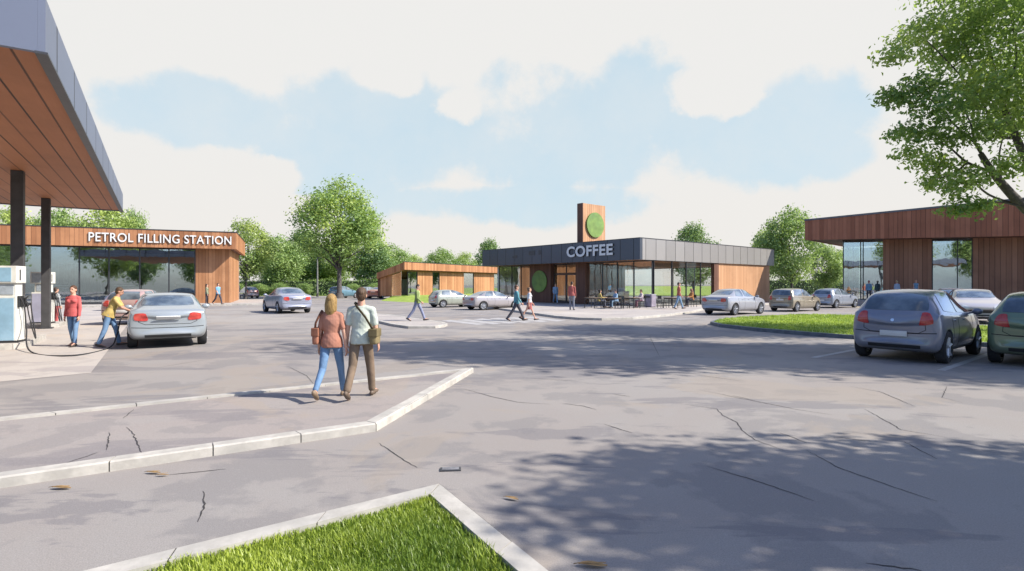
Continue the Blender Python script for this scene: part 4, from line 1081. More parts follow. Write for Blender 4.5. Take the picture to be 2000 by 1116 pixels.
    tt = [(pelvis + up((0, 0, hem)), (.184 * fat, .142 + (.03 if abs(po['lean']) > 15 else 0))), (pelvis + up((0, 0, .03)), (.172 * fat, .132)), (waist, ((.128 if woman else .148) * fat, .106)), (up((0, 0, .28)), (.160 * fat, .118)), (chest, (.165 * fat, .118)), (up((0, 0, .42)), (.150 * fat, .10)), (up((0, -.005, .495)), (.08, .07))]
    t.tube([L(p) for p, _ in tt], [r for _, r in tt], 22, True, (1, 0, 0))
    if woman: 
        for s in (-1, 1): t.ball(L(up((s * .07, .085, .33))), .066, .055, .06, None, 12, 8)
    for q in 'lr':
        j = J[q]; ra, rb = (.060, .057) if not woman else (.053, .050)
        t.capsule(L(up((0, -.008, .452))), L(j['sh'] + V((0, 0, .002))), .068, .058 if not woman else .050, 14)
        if sleeves == 'none': pass
        elif sleeves == 'short': t.capsule(L(j['sh']), L(j['sh'].lerp(j['elb'], .72)), ra, rb, 14)
        else:
            t.capsule(L(j['sh']), L(j['elb']), ra, .050, 14); t.capsule(L(j['elb']), L(j['elb'].lerp(j['wr'], .90)), .050, .038, 14)
    seed = random.random() * 9
    link('shirt', remesh(t, 'shirt', [tm], vox, .005, 2, seed), root)
    if jacket is not None:
        # an open front: a lighter shirt panel shows between the two sides
        pn_ = MB(); pn_.tube([L(up((0, .085, .02))), L(up((0, .092, .3))), L(up((0, .075, .47)))], [(.05, .035), (.055, .035), (.03, .03)], 12, True, (1, 0, 0)); link('shirt_front', pn_.mesh('shirt_front', [jacket], True), root)
    # ---- trousers or skirt
    if legs is not None or skirt is not None:
        p = MB()
        if skirt is not None:
            p.tube([L(V((0, 0, .10))), L(V((0, 0, -.05))), L(V((0, .0, -.36)))], [(.15 * fat, .11), (.168 * fat, .125), (.185 * fat, .15)], 22, True, (1, 0, 0))
            link('skirt', remesh(p, 'skirt', [skirt], vox, .004, 2, seed), root)
        else:
            p.tube([L(waist * .55), L(V((0, -.005, -.02))), L(V((0, 0, -.12)))], [(.128 * fat, .095), (.146 * fat, .112), (.10, .085)], 22, True, (1, 0, 0))
            for q in 'lr':
                j = J[q]; a = .086 if not woman else .083
                p.capsule(L(j['hip'] + V((0, -.01, 0))), L(j['knee']), a * fat, .066 if not woman else .060, 16)
                p.capsule(L(j['knee']), L(j['knee'].lerp(j['ank'], .93)), .065 if not woman else .058, .057 if not woman else .045, 16)
            link('trousers', remesh(p, 'trousers', [legs], vox, .0035, 2, seed + 3), root)
    sm = shoes or mat('dark shoe', (.05, .04, .035), .2, 9, .6)
    for q in 'lr':
        j = J[q]; d = (j['toe'] - j['heel']).normalized(); u = V((1, 0, 0)).cross(d)
        s = MB(); o = u * .012
        s.tube([L(j['heel'] - d * .02 + o), L(j['heel'] + d * .03 + o * 1.5), L(j['heel'] + d * .10 + o * 1.6), L(j['toe'] - d * .03 + o * .4), L(j['toe'] + d * .035 - o * .3)], [(.024, .024), (.036, .046), (.038, .044), (.044, .03), (.026, .018)], 14, True, (1, 0, 0))
        s.build('shoe', sm, root, True)
    # ---- hair
    kind, hc = hair; hmw = hair_mat('hair %.3f %.3f' % (hc[0], hc[1]), hc)
    h = MB()
    if kind == 'hood':
        h.ball(hm((0, -.02, .02)), .10, .105, .125, M, 18, 12); h.capsule(hm((0, -.06, -.05)), L(up((0, -.06, .46))), .09, .10, 14)
    elif kind != 'bald':
        h.ball(hm((0, -.018, .042)), .082, .094, .092, M, 20, 14); h.ball(hm((0, -.045, -.005)), .077, .064, .082, M, 16, 12)
        if kind == 'long':
            h.tube([hm((0, -.045, .03)), hm((0, -.062, -.06)), hm((0, -.066, -.15)), hm((.004, -.066, -.235))], [(.084, .06), (.090, .055), (.088, .045), (.045, .025)], 18, True, (1, 0, 0))
            for s in (-1, 1): h.capsule(hm((s * .068, -.01, .03)), hm((s * .074, -.03, -.14)), .03, .026, 10)
        if kind == 'bun': h.ball(hm((0, -.10, .06)), .042, .042, .042, M, 12, 8)
    if h.v: link('hair', remesh(h, 'hair', [hmw], min(vox, .012), .0035, 1, seed), root)
    root['joints'] = ''
    del root['joints']
    return root, J, off, k
def wpt(root, p, k, heading, z=0.0):
    """a point of the person's own frame in the place"""
    h = -R(heading); q = Matrix.Rotation(h, 3, 'Z') @ (Vector(p) * k)
    return Vector((root.location.x, root.location.y, root.location.z)) + q
WALK_A = dict(lh=(22, 6), rh=(-20, 22), la=(-14, 6, 10), ra=(16, 6, 22))
WALK_B = dict(lh=(-20, 24), rh=(22, 6), la=(16, 6, 22), ra=(-14, 6, 10))
STAND = dict(lh=(3, 2), rh=(-2, 3), la=(2, 7, 12), ra=(3, 7, 10))
SIT = dict(lh=(84, 84), rh=(84, 80), la=(25, 10, 65), ra=(25, 10, 70), lean=8)
denim = cloth('blue denim', (.13, .22, .36), (.19, .29, .42))
denim2 = cloth('faded denim', (.20, .30, .42)); dark_tr = cloth('charcoal trousers', (.06, .06, .075)); grey_tr = cloth('grey trousers', (.17, .18, .22))
def bag(label, c, w, d, h, root, k, hd, at_, strap, cname, tilt=0):
    """a soft shoulder bag with flap and strap, hung at a point of the person's frame"""
    p = wpt(root, at_, k, hd); e = empty('shoulder_bag', p, -R(hd), label, 'bag'); e.scale = (k, k, k)
    m = cloth(cname, c); b = MB().box(-w / 2, w / 2, -d / 2, d / 2, -h / 2, h / 2, min(w, d) * .3)
    me = evaluated(b.mesh('bag', [m]), [('SUBSURF', dict(levels=2, render_levels=2))]); me.name = 'bag'; me.polygons.foreach_set('use_smooth', [True] * len(me.polygons))
    link('bag', me, e)
    f = MB().box(-w / 2 - .006, w / 2 + .006, -d / 2 - .006, d / 2 - .01, h * .02, h / 2 + .008, .012).build('flap', cloth(cname + ' flap', tuple(x * .72 for x in c)), e)
    pts = [Vector(q) - Vector(at_) for q in strap]; MB().tube(pts, [(.018, .005)] * len(pts), 8).build('strap', cloth(cname + ' strap', tuple(x * .45 for x in c)), e, True)
    return e
def people():
    P = lambda x, y, z=0.0: P2(x, y, z)
    shoe_t = mat('tan shoe', (.20, .14, .09), .2, 9, .6)
    # the couple on the island, seen from behind
    fw = at(648, 778, IZ - .03); w, J, o, k = person('woman in terracotta top and blue jeans walking away beside a man', (fw.x, fw.y), 2, 1.60, IZ - .03, dict(lh=(-17, 26), rh=(17, 4), la=(-6, 10, 14), ra=(-4, 14, 6), turn=6), cloth('terracotta cloth', (.36, .165, .115), (.44, .23, .17)), denim, shoe_t, ('long', (.33, .21, .075)), None, 'short', .0075, True, face=False)
    bag('slouchy rose brown handbag at the hip of the woman with long blond hair', (.32, .14, .09), .11, .24, .27, w, k, 2, (-.235, -.01, 1.02), [(-.235, .09, 1.14), (-.225, .09, 1.26), (-.165, .06, 1.41), (-.155, -.01, 1.447), (-.17, -.08, 1.38), (-.225, -.11, 1.24), (-.235, -.11, 1.14)], 'rose brown leather')
    fm = at(706, 777, IZ - .03); w, J, o, k = person('man in pale green tee shirt and brown trousers walking away with a shoulder bag', (fm.x, fm.y), 2, 1.69, IZ - .03, dict(lh=(-15, 20), rh=(15, 4), la=(-5, 9, 10), ra=(4, 10, 10), turn=-12), cloth('pale green cloth', (.46, .50, .43), (.40, .46, .44)), cloth('brown trousers', (.17, .125, .09), (.21, .15, .11)), mat('brown shoe', (.12, .085, .06), .2, 9, .6), ('short', (.095, .055, .03)), None, 'short', .0075)
    bag('olive brown messenger bag on the hip of the man in pale green', (.20, .16, .085), .13, .25, .24, w, k, 2, (.225, -.04, .96), [(.235, .07, 1.08), (.21, .11, 1.2), (.10, .135, 1.34), (-.06, .10, 1.45), (-.105, -.01, 1.488), (-.04, -.105, 1.43), (.10, -.135, 1.27), (.225, -.16, 1.08)], 'olive canvas')
    # at the pumps
    f = at(214, 678); car_p = at(258, 612 + 40)
    person('man in yellow shirt and jeans bending to hold a fuel nozzle', (f.x, f.y), 62, 1.76, 0, dict(lean=22, lh=(17, 6), rh=(-12, 8), la=(36, 2, 24), ra=(40, 2, 34), nod=6, spread=4), cloth('yellow cloth', (.46, .34, .12), (.52, .41, .20)), denim, None, ('short', (.07, .04, .02)), SKIN_D, 'short', .009, face=True)
    f = at(143, 677); person('woman in rose red jumper and jeans walking towards the camera', (f.x, f.y), 172, 1.76, 0, dict(lh=(10, 4), rh=(-8, 10), la=(4, 8, 10), ra=(-4, 8, 14)), cloth('rose red cloth', (.45, .10, .10), (.52, .16, .15)), denim, None, ('short', (.09, .04, .02)), None, 'long', .009, True, face=True)
    f = at(110, 634); person('person in grey top and pinkish red trousers standing behind the pumps', (f.x, f.y), 20, 1.66, 0, STAND, cloth('grey cloth', (.30, .32, .33)), cloth('pinkish red trousers', (.44, .10, .10)), None, ('short', (.06, .04, .03)), None, 'long', .014, True)
    f = at(404, 595, PZ); person('person in sage jacket against the timber panel of the petrol shop', (f.x, f.y), 70, 1.68, PZ, STAND, cloth('sage cloth', (.22, .24, .16)), dark_tr, None, ('long', (.07, .045, .03)), None, 'long', .018, True)
    f = at(426, 595, PZ); person('person in bright blue top walking past the timber panel', (f.x, f.y), 110, 1.78, PZ, WALK_A, cloth('bright blue cloth', (.16, .32, .46)), dark_tr, None, ('short', (.05, .03, .02)), None, 'short', .018)
    f = at(466, 586, 0); person('dark figure in a long black coat beyond the petrol shop corner', (f.x, f.y), 200, 1.75, 0, STAND, cloth('black cloth', (.04, .045, .05)), dark_tr, None, ('hood', (.03, .03, .035)), None, 'long', .02)
    f = shop.world(shop.lx(343, 2.6), 2.6); person('person in black seen through the petrol shop glass beside the timber panel', (f.x, f.y), 190, 1.70, PZ + .02, STAND, cloth('black cloth', (.04, .045, .05)), grey_tr, None, ('long', (.04, .03, .02)), None, 'long', .02, True)
    # crossing
    f = at(815, 627, RZ); person('man in green jacket and blue trousers walking across the refuge island', (f.x, f.y), 88, 1.76, RZ, dict(lh=(24, 4), rh=(-22, 14), la=(-12, 8, 24), ra=(6, 8, 40), nod=14), cloth('olive green cloth', (.19, .25, .09), (.24, .30, .12)), cloth('slate blue trousers', (.20, .22, .32)), None, ('short', (.05, .03, .025)), None, 'long', .014, jacket=cloth('lime cloth', (.40, .46, .20)), face=True)
    f = at(1009, 627); person('man in teal jumper striding over the zebra crossing beside a woman in a skirt', (f.x, f.y), 84, 1.84, 0, dict(lh=(26, 4), rh=(-26, 10), la=(-14, 8, 14), ra=(14, 8, 20)), cloth('teal cloth', (.10, .25, .29)), dark_tr, None, ('short', (.09, .05, .03)), None, 'long', .013, face=True)
    f = at(1034, 626); person('woman in white top and dusty red skirt striding over the zebra crossing', (f.x, f.y), 86, 1.70, 0, dict(lh=(22, 2), rh=(-26, 16), la=(12, 8, 20), ra=(-12, 8, 14)), cloth('white cloth', (.52, .52, .55)), None, None, ('bun', (.16, .10, .06)), None, 'short', .013, True, skirt=cloth('dusty red cloth', (.34, .12, .11)))
    # coffee shop
    f = at(1085, 593.5, CP); person('person in light blue top walking out of the coffee shop door', (f.x, f.y), 175, 1.80, CP, WALK_A, cloth('light blue cloth', (.25, .37, .50)), denim2, None, ('short', (.06, .04, .03)), None, 'long', .016)
    f = at(1117, 606, CP); person('man in brick red jacket and grey trousers standing in front of the coffee shop door', (f.x, f.y), 20, 1.86, CP, STAND, cloth('brick red cloth', (.32, .10, .09)), grey_tr, None, ('short', (.05, .03, .02)), None, 'long', .016)
    f = at(1326, 604, CP); person('man in russet waistcoat and jeans walking past the glass corner', (f.x, f.y), 100, 1.84, CP, dict(lh=(18, 2), rh=(-16, 8), la=(-8, 8, 12), ra=(8, 8, 14)), cloth('russet cloth', (.36, .12, .09)), denim2, None, ('short', (.04, .025, .02)), None, 'short', .016)
    # by the brown building
    def bt(px): v = rbl.world(rbl.lx(px, .9), .9); return v
    f = bt(1697); person('person in blue jacket with a red scarf hood behind the dark grey hatchback', (f.x, f.y), 20, 1.80, .35, STAND, cloth('mid blue cloth', (.14, .25, .36)), dark_tr, None, ('short', (.30, .09, .08)), None, 'long', .018)
    f = bt(1752); person('fair haired person in pale blue against the brown timber wall', (f.x, f.y), 30, 1.80, .35, STAND, cloth('pale blue cloth', (.30, .38, .48)), grey_tr, None, ('bun', (.42, .33, .20)), None, 'long', .018, True)
    f = bt(1789); person('person in sleeveless blue top with long fair hair against the brown wall', (f.x, f.y), 200, 1.86, .35, STAND, cloth('mid blue cloth', (.14, .25, .36)), grey_tr, None, ('long', (.30, .17, .09)), None, 'none', .018, True)
people()

# ------------------------------------------------------------------ terrace furniture, pumps, lamp post, bin
M_BLK = mat('black metal', (.022, .022, .024), .2, 8, .45)
M_TTOP = mat('dark table top', (.16, .115, .08), .2, 6, .5)
def table(x, y, rz, label, w=1.0, d=.75, h=.74):
    e = empty('cafe_table', (x, y, CP), rz, label, 'table', 'tables on the coffee shop terrace')
    MB().box(-w / 2, w / 2, -d / 2, d / 2, h - .035, h, .006).build('tabletop', M_TTOP, e)
    MB().box(-w / 2 + .06, w / 2 - .06, -d / 2 + .06, d / 2 - .06, h - .09, h - .036).build('apron', M_BLK, e)
    for sx in (-1, 1):
        for sy in (-1, 1): MB().tube([(sx * (w / 2 - .06), sy * (d / 2 - .06), h - .04), (sx * (w / 2 - .03), sy * (d / 2 - .03), 0)], .026, 8).build('leg', M_BLK, e)
    return e
def chair(x, y, rz, label, h=.45):
    e = empty('cafe_chair', (x, y, CP), rz, label, 'chair', 'chairs on the coffee shop terrace')
    MB().box(-.22, .22, -.22, .22, h - .035, h, .01).build('seat', M_BLK, e)
    MB().box(-.21, .21, -.235, -.205, h + .20, h + .42, .01).build('backrest', M_BLK, e)
    for sx in (-1, 1):
        MB().tube([(sx * .19, -.20, h + .42), (sx * .195, -.2, h), (sx * .20, -.24, 0)], .02, 8).build('rear_leg', M_BLK, e)
        MB().tube([(sx * .19, .19, h - .02), (sx * .2, .21, 0)], .02, 8).build('leg', M_BLK, e)
    return e
def terrace():
    rz = cof.root.rotation_euler.z
    def pos(px, py): v = at(px, py, CP); return v.x, v.y
    fl = math.degrees(rz)
    sits = []
    t1 = pos(1158, 602); t2 = pos(1197, 603); t3 = pos(1233, 602)
    table(*t1, rz, 'black legged cafe table nearest the timber post')
    table(*t2, rz, 'middle cafe table between the yellow and the blue seated people')
    table(*t3, rz, 'cafe table in front of the person in pale pink')
    def seat_person(px, py, head, top, legs, hair, label, clabel, woman=False, h=.45):
        x, y = pos(px, py); chair(x, y, -R(head), clabel, h)
        person(label, (x, y), head, 1.70, CP, dict(SIT), top, legs, None, hair, None, 'long', .016, woman, seat=h)
    seat_person(1170, 601, 80, cloth('soft yellow cloth', (.50, .38, .14)), grey_tr, ('long', (.04, .03, .02)), 'person in soft yellow seated at a cafe table by the timber post', 'cafe chair under the person in yellow', True)
    seat_person(1204, 602, 250, cloth('light blue cloth', (.25, .37, .50)), denim2, ('short', (.03, .03, .04)), 'person in light blue seated at the middle cafe table', 'cafe chair under the person in light blue')
    seat_person(1254, 601, 262, cloth('pale pink cloth', (.50, .42, .44)), cloth('plum trousers', (.24, .13, .15)), ('short', (.05, .03, .02)), 'person in pale pink seated at the cafe table nearest the glass corner', 'cafe chair under the person in pale pink')
    seat_person(1352, 600, 258, cloth('orange brown cloth', (.42, .20, .08)), dark_tr, ('hood', (.30, .16, .10)), 'person in orange brown coat seated outside the side window', 'chair under the person in the orange brown coat', False, .5)
    for px, py, hd, lb in ((1186, 602, 250, 'empty cafe chair between the two left tables'), (1222, 603, 80, 'empty cafe chair facing the person in pale pink'), (1293, 602, 70, 'empty cafe chair with its back to the glass corner')):
        x, y = pos(px, py); chair(x, y, -R(hd), lb)
    x, y = pos(1310, 602); table(x, y, rz, 'cafe table outside the side window next to the man in russet', .8, .7)
    x, y = pos(1341, 602)
    # litter bin at the glass corner
    x, y = pos(1270, 600); e = empty('litter_bin', (x, y, CP), rz, 'mauve grey litter bin standing at the glass corner of the coffee shop', 'bin')
    MB().box(-.32, .32, -.28, .28, .03, .88, .03).build('body', mat('mauve grey bin', (.25, .22, .27), .2, 4, .5), e)
    MB().box(-.34, .34, -.30, .30, .88, .95, .02).build('lid', mat('grey bin lid', (.30, .29, .32), .15, 4, .5), e)
    MB().box(-.2, .2, -.305, -.28, .70, .80).build('opening', M_BLK, e); MB().box(-.28, .28, -.24, .24, 0, .03).build('foot', M_BLK, e)
    # small A-board / planter on the chair seat is not drawn further
terrace()

M_PUMPW = mat('white pump panel', (.62, .62, .57), .08, 3, .4, coat=.3)
M_PUMPB = mat('blue pump panel', (.24, .40, .52), .15, 2, .4, coat=.3, hue=(.33, .46, .55))
M_PUMPV = mat('lilac pump panel', (.36, .36, .47), .12, 2, .4, coat=.3)
M_SCREEN = mat('pump screen', (.30, .34, .38), .2, 4, .2, coat=.5)
def pump(p, rz, panel, label, isl_label, hose_to=None):
    """front at -y (panel), hose side at +x"""
    e = empty('fuel_pump', (p[0], p[1], .16), rz, label, 'fuel pump', 'fuel pumps under the canopy')
    w, d, h = .62, .46, 2.14
    x0, x1, y0, y1 = -w / 2, w / 2, -d / 2, d / 2
    MB().box(x0, x1, y0, y1, 0, 1.30, .012).build('cabinet', M_PUMPW, e)
    MB().box(x0 + .10, x1 - .04, y0 + .05, y1 - .05, 1.30, 1.66).build('neck', M_PUMPW, e)
    hd = MB().box(x0 - .03, x1 + .02, y0 - .02, y1 + .02, 1.66, h, .015).build('display_head', M_PUMPW, e)
    MB().box(x0 + .02, x1 - .10, y0 - .032, y0 - .0205, 1.70, h - .05, .004).build('screen', panel if panel is M_PUMPB else M_SCREEN, hd)
    MB().box(x0 + .03, x1 - .05, y0 - .012, y0 - .0005, .06, 1.24, .004).build('front_panel', panel, e)
    MB().box(x0 + .16, x1 - .08, y0 + .03, y0 + .049, 1.34, 1.62, .004).build('keypad', M_SCREEN, e)
    MB().box(x0 - .02, x1 + .02, y0 - .015, y1 + .015, -.002, .055).build('foot', M_DARKP, e)
    MB().box(x1 + .021, x1 + .03, -.10, -.05, 1.74, 2.04).build('side_mark', M_DARKP, e)
    for k, yy in enumerate((-.13, .06)):
        n = MB().box(x1 + .0005, x1 + .05, yy - .05, yy + .05, .98, 1.30, .01).build('holster', M_DARKP, e)
        if not (k == 0 and hose_to is not None):
            MB().tube([(x1 + .10, yy, .98), (x1 + .075, yy, 1.12), (x1 + .09, yy, 1.22), (x1 + .17, yy - .02, 1.30)], [.02, .024, .026, .014], 8).build('nozzle', M_DARKP, n, True)
            pts = [(x1 + .03, yy, 1.28), (x1 + .13, yy, 1.10)]
            for i in range(15):
                t = i / 14; pts.append((x1 + .12 + .16 * math.sin(math.pi * t) + .05 * t, yy + .09 * t, 1.05 - 1.0 * math.sin(math.pi * t) ** .8 + .02))
            pts += [(x1 + .10, yy + .09, 1.0)]
            MB().tube(pts, .016, 8).build('hose', M_RUB, n, True)
    if hose_to is not None:
        inv = Matrix.Rotation(-rz, 3, 'Z')
        loc = lambda q: inv @ (Vector(q) - Vector((p[0], p[1], .16)))
        pts = [loc(q) for q in hose_to]
        hs = [Vector((x1 + .03, -.13, 1.28)), Vector((x1 + .14, -.13, 1.0)), Vector((x1 + .2, -.15, .4))] + pts
        # smooth the run with a Catmull-Rom pass
        out = []
        for i in range(len(hs) - 1):
            a, b, c, d_ = hs[max(i - 1, 0)], hs[i], hs[i + 1], hs[min(i + 2, len(hs) - 1)]
            for t in np.linspace(0, 1, 8, endpoint=False):
                out.append(.5 * ((2 * b) + (c - a) * t + (2 * a - 5 * b + 4 * c - d_) * t * t + (3 * b - a - 3 * c + d_) * t ** 3))
        out.append(hs[-1])
        MB().tube(out, .018, 8).build('hose', M_RUB, e, True)
        z = pts[-1]; dr = (pts[-1] - pts[-2]).normalized()
        MB().tube([z - dr * .10, z, z + Vector((.05, .05, .04)), z + Vector((.22, .2, .02))], [.022, .03, .028, .012], 8).build('nozzle', M_DARKP, e, True)
    return e
def pump_island(c, name_label, L=2.6, W=1.15):
    d = Vector((-.546, .838)); n = Vector((.838, .546)); c = Vector(c)
    q = [c - d * .75 - n * W / 2, c - d * .75 + n * (W / 2 - .25), c - d * .45 + n * W / 2, c + d * L + n * W / 2, c + d * L - n * W / 2]
    kerb('pump_island_kerb', [tuple(v) for v in q], .14, 0, .16, True, stone=1.6, label=name_label)
    struct(MB().sheet(offset_line([tuple(v) for v in q], .135, True), .155).build('pump_island', M_CONC), 'concrete top of a pump island')
def pumps():
    rz = math.atan2(.546, .838)
    a = at(-6, 682); b = at(72, 640)
    pump_island((a.x - .1, a.y + .3), 'kerb of the nearer pump island'); pump_island((b.x, b.y + .3), 'kerb of the farther pump island')
    g1 = at(222, 690); g2 = at(236, 660); n0 = at(258, 678); 
    Yc = at(250, 678).y
    hose = [Vector((at(60, 690).x, at(60, 690).y, .04)), Vector((at(140, 697).x, at(140, 697).y, .03)), Vector((at(212, 682).x, at(212, 682).y, .03)), Vector((lat(228, Yc - .2), Yc - .2, .35)), Vector((lat(236, Yc + .2), Yc + .2, .8)), Vector((lat(250, Yc + .5), Yc + .5, zat(611, Yc + .5)))]
    pump((a.x, a.y + .3), rz * .55, M_PUMPB, 'white fuel pump with blue front panel, cut by the picture edge', '', hose)
    pump((b.x, b.y + .3), rz * .55, M_PUMPV, 'white fuel pump with lilac panel standing beside the thinner column', '')
pumps()
def lamp():
    p = at(620, 580); e = empty('lamp_post', (p.x, p.y, 0), 0, 'slim grey lamp post beside the trunk of the tall tree', 'lamp post')
    MB().tube([(0, 0, 0), (0, 0, 5.6)], [.13, .085], 12).build('post', mat('galvanised post', (.18, .18, .17), .2, 3, .5), e, 30)
    MB().tube([(0, 0, 0), (0, 0, .5)], [.17, .16], 12).build('base', M_COL, e, 30)
    MB().box(-.18, .6, -.13, .13, 5.6, 5.72, .03).build('lantern', M_COL, e)
lamp()
def leaves_on_ground():
    lm = mat('fallen leaf', (.27, .17, .07), .3, 20, .8, hue=(.18, .11, .05))
    lm2 = mat('dull leaf', (.16, .13, .10), .3, 20, .8)
    spots = [((120, 956), 'yellow brown fallen leaf at the lower left by the island kerb', lm, .085), ((300, 926), 'brown fallen leaf at the foot of the island kerb near its long joint', lm, .07), ((318, 931), 'smaller brown leaf just right of another by the island kerb', lm, .05), ((1000, 977), 'orange brown leaf on the asphalt right of the front lawn corner', lm, .06), ((1158, 1108), 'yellowish leaf at the bottom edge right of the lawn kerb', lm, .09)]
    for i, ((px, py), lb, m, s) in enumerate(spots):
        p = at(px, py); rr = random.Random(i + 40); mb = MB(); n = 7; vs = []
        for k in range(n):
            t = k / (n - 1); w = math.sin(math.pi * min(1, t * .92 + .04)) ** .8 * .32
            for q in (-1, 0, 1): vs.append(((t - .5) * s * 2, q * w * s, .012 + .035 * s * abs(q) * 2 + .05 * s * math.sin(t * 5)))
        for k in range(n - 1):
            for q in (0, 1): a = k * 3 + q; mb.f.append((a, a + 3, a + 4, a + 1)); mb.mi.append(0)
        mb.v = vs; mb.tube([((-1.35) * s, 0, .012), (-.95 * s, 0, .02), (.9 * s, 0, .03)], .008 * s / .1 * .4, 5)
        z = BZ + .002 if 'kerb of the front' in lb else .004
        tag(mb.build('fallen_leaf', m, None, True, (p.x, p.y, z), rr.uniform(-.5, .5)), lb, 'leaf', 'fallen leaves')
    p = at(880, 918); e = empty('drain_cover', (p.x, p.y, 0), .1, 'small dark drain cover on the asphalt above the front lawn corner', 'drain cover')
    MB().box(-.10, .10, -.05, .05, 0, .012, .004).build('plate', M_TRIM, e)
    g = MB()
    g.box(-.08, .08, -.035, .035, .0125, .016); g.build('grate', mat('worn iron', (.16, .16, .17), .3, 20, .6), e)
leaves_on_ground()

# ------------------------------------------------------------------ trees, hedges, grass
def leaf_mesh(name, cen, nor, size, tint, m, rs, droop=.0):
    """many small leaf faces: diamonds of four corners, each with its own tilt; tint per face"""
    n = len(cen); nor = nor / np.maximum(np.linalg.norm(nor, axis=1, keepdims=True), 1e-6)
    t = rs.normal(size=(n, 3)); t -= nor * (t * nor).sum(1, keepdims=True); t /= np.maximum(np.linalg.norm(t, axis=1, keepdims=True), 1e-6)
    b = np.cross(nor, t); L = (size * rs.uniform(.7, 1.35, n))[:, None]; W = L * rs.uniform(.42, .62, n)[:, None]
    v = np.empty((n, 4, 3)); v[:, 0] = cen - t * L * .5; v[:, 1] = cen + b * W * .5 + nor * L * .08; v[:, 2] = cen + t * L * .5 - nor * L * .05; v[:, 3] = cen - b * W * .5 + nor * L * .08
    me = bpy.data.meshes.new(name); me.vertices.add(4 * n); me.vertices.foreach_set('co', v.reshape(-1).astype(np.float32))
    me.loops.add(4 * n); me.loops.foreach_set('vertex_index', np.arange(4 * n, dtype=np.int32))
    me.polygons.add(n); me.polygons.foreach_set('loop_start', np.arange(0, 4 * n, 4, dtype=np.int32)); me.polygons.foreach_set('loop_total', np.full(n, 4, dtype=np.int32))
    me.update(calc_edges=True)
    a = me.attributes.new('tint', 'FLOAT', 'FACE'); a.data.foreach_set('value', np.clip(tint, 0, 1).astype(np.float32))
    me.materials.append(m); return me
def clump_leaves(clumps, density, leaf, rs, flat=.75):
    """leaves in clumps (x, y, z, r, tint): thicker towards each clump's skin, ragged outside"""
    C_, N_, T_ = [], [], []
    for (x, y, z, r, tn) in clumps:
        n = max(12, int(density * r * r / (leaf * leaf)))
        d = rs.normal(size=(n, 3)); d /= np.linalg.norm(d, axis=1, keepdims=True)
        rad = r * np.clip(rs.normal(.80, .24, n), .1, 1.35)
        # ragged outline: lobes that differ with direction
        lob = 1 + .22 * np.sin(d[:, 0] * 5 + x * 3) * np.sin(d[:, 2] * 6 + z * 2) + .14 * np.sin(d[:, 1] * 9 + y * 4)
        p = d * (rad * lob)[:, None]; p[:, 2] *= flat
        C_.append(p + np.array([x, y, z])); N_.append(d * .75 + rs.normal(size=(n, 3)) * .55 + np.array([0, 0, .35]))
        T_.append(tn + rs.normal(0, .10, n))
    return np.concatenate(C_), np.concatenate(N_), np.concatenate(T_)
def limb(mb, pts, r0, r1, seg=8):
    P = [Vector(p) for p in pts]; out = []
    for i in range(len(P) - 1):
        a, b, c, d = P[max(i - 1, 0)], P[i], P[i + 1], P[min(i + 2, len(P) - 1)]
        for t in np.linspace(0, 1, 5, endpoint=False):
            out.append(.5 * ((2 * b) + (c - a) * t + (2 * a - 5 * b + 4 * c - d) * t * t + (3 * b - a - 3 * c + d) * t ** 3))
    out.append(P[-1]); m = len(out)
    mb.tube(out, [r0 + (r1 - r0) * (i / (m - 1)) ** .8 for i in range(m)], seg)
def tree_meshes(seed, ht, cw, cb, leaf, dens, m, nc=46, shape='round', tr=.26, cr=.24):
    """a broad tree: height, crown width, height of the crown's underside"""
    rs = np.random.RandomState(seed); rd = random.Random(seed); ch = ht - cb; R0 = cw / 2
    clumps = []
    for i in range(nc):
        d = rs.normal(size=3); d /= np.linalg.norm(d); k = rs.uniform(.45, 1.0) ** .6
        z = d[2] * k; w = math.sqrt(max(0, 1 - z * z * .55)) if shape == 'round' else (1.0 - .45 * (z + 1) / 2) * math.sqrt(max(.05, 1 - abs(z) ** 3))
        r = cw * cr * rs.uniform(.55, 1.0) * (1.0 if k < .85 else .8)
        a = math.atan2(d[1], d[0]); q = math.hypot(d[0], d[1]) * k * w
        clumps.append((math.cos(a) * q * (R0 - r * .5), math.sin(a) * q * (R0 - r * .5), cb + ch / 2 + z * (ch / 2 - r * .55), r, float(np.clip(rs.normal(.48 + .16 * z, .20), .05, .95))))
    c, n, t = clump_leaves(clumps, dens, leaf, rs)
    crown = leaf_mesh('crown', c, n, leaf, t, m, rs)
    mb = MB(); top = cb + ch * .55
    limb(mb, [(0, 0, -.1), (rd.uniform(-.1, .1), 0, cb * .5), (rd.uniform(-.2, .2), rd.uniform(-.2, .2), cb + ch * .12), (rd.uniform(-.4, .4), rd.uniform(-.4, .4), top)], tr, tr * .3, 10)
    mb.tube([(0, 0, -.1), (0, 0, .25), (0, 0, .7)], [tr * 1.5, tr * 1.15, tr], 10)
    for i, (x, y, z, r, _) in enumerate(sorted(clumps, key=lambda q: q[2])):
        if i % 3 and i > 12: continue
        z0 = cb * rd.uniform(.72, 1.0) + (z - cb) * .30
        limb(mb, [(0, 0, z0), (x * .35, y * .35, z0 + (z - z0) * .45), (x * .92, y * .92, z)], tr * .42, tr * .08, 6)
    return mb.mesh('trunk', [M_BARK], 50), crown
_var = {}
def tree(kind, px, Y, top, wpx, label, group='trees behind the car park', x=None, ht=None, w=None):
    V = _var[kind]; X = lat(px, Y) if x is None else x
    ht = ht or zat(top, Y); w = w or wpx * Y / F
    e = empty('tree', (X, Y, 0), random.uniform(0, 6.28), label, 'tree', group)
    sz, sx = ht / V['ht'], w / V['cw']; e.scale = (sx, sx, sz)
    link('trunk', V['m'][0], e); link('crown', V['m'][1], e)
    return e
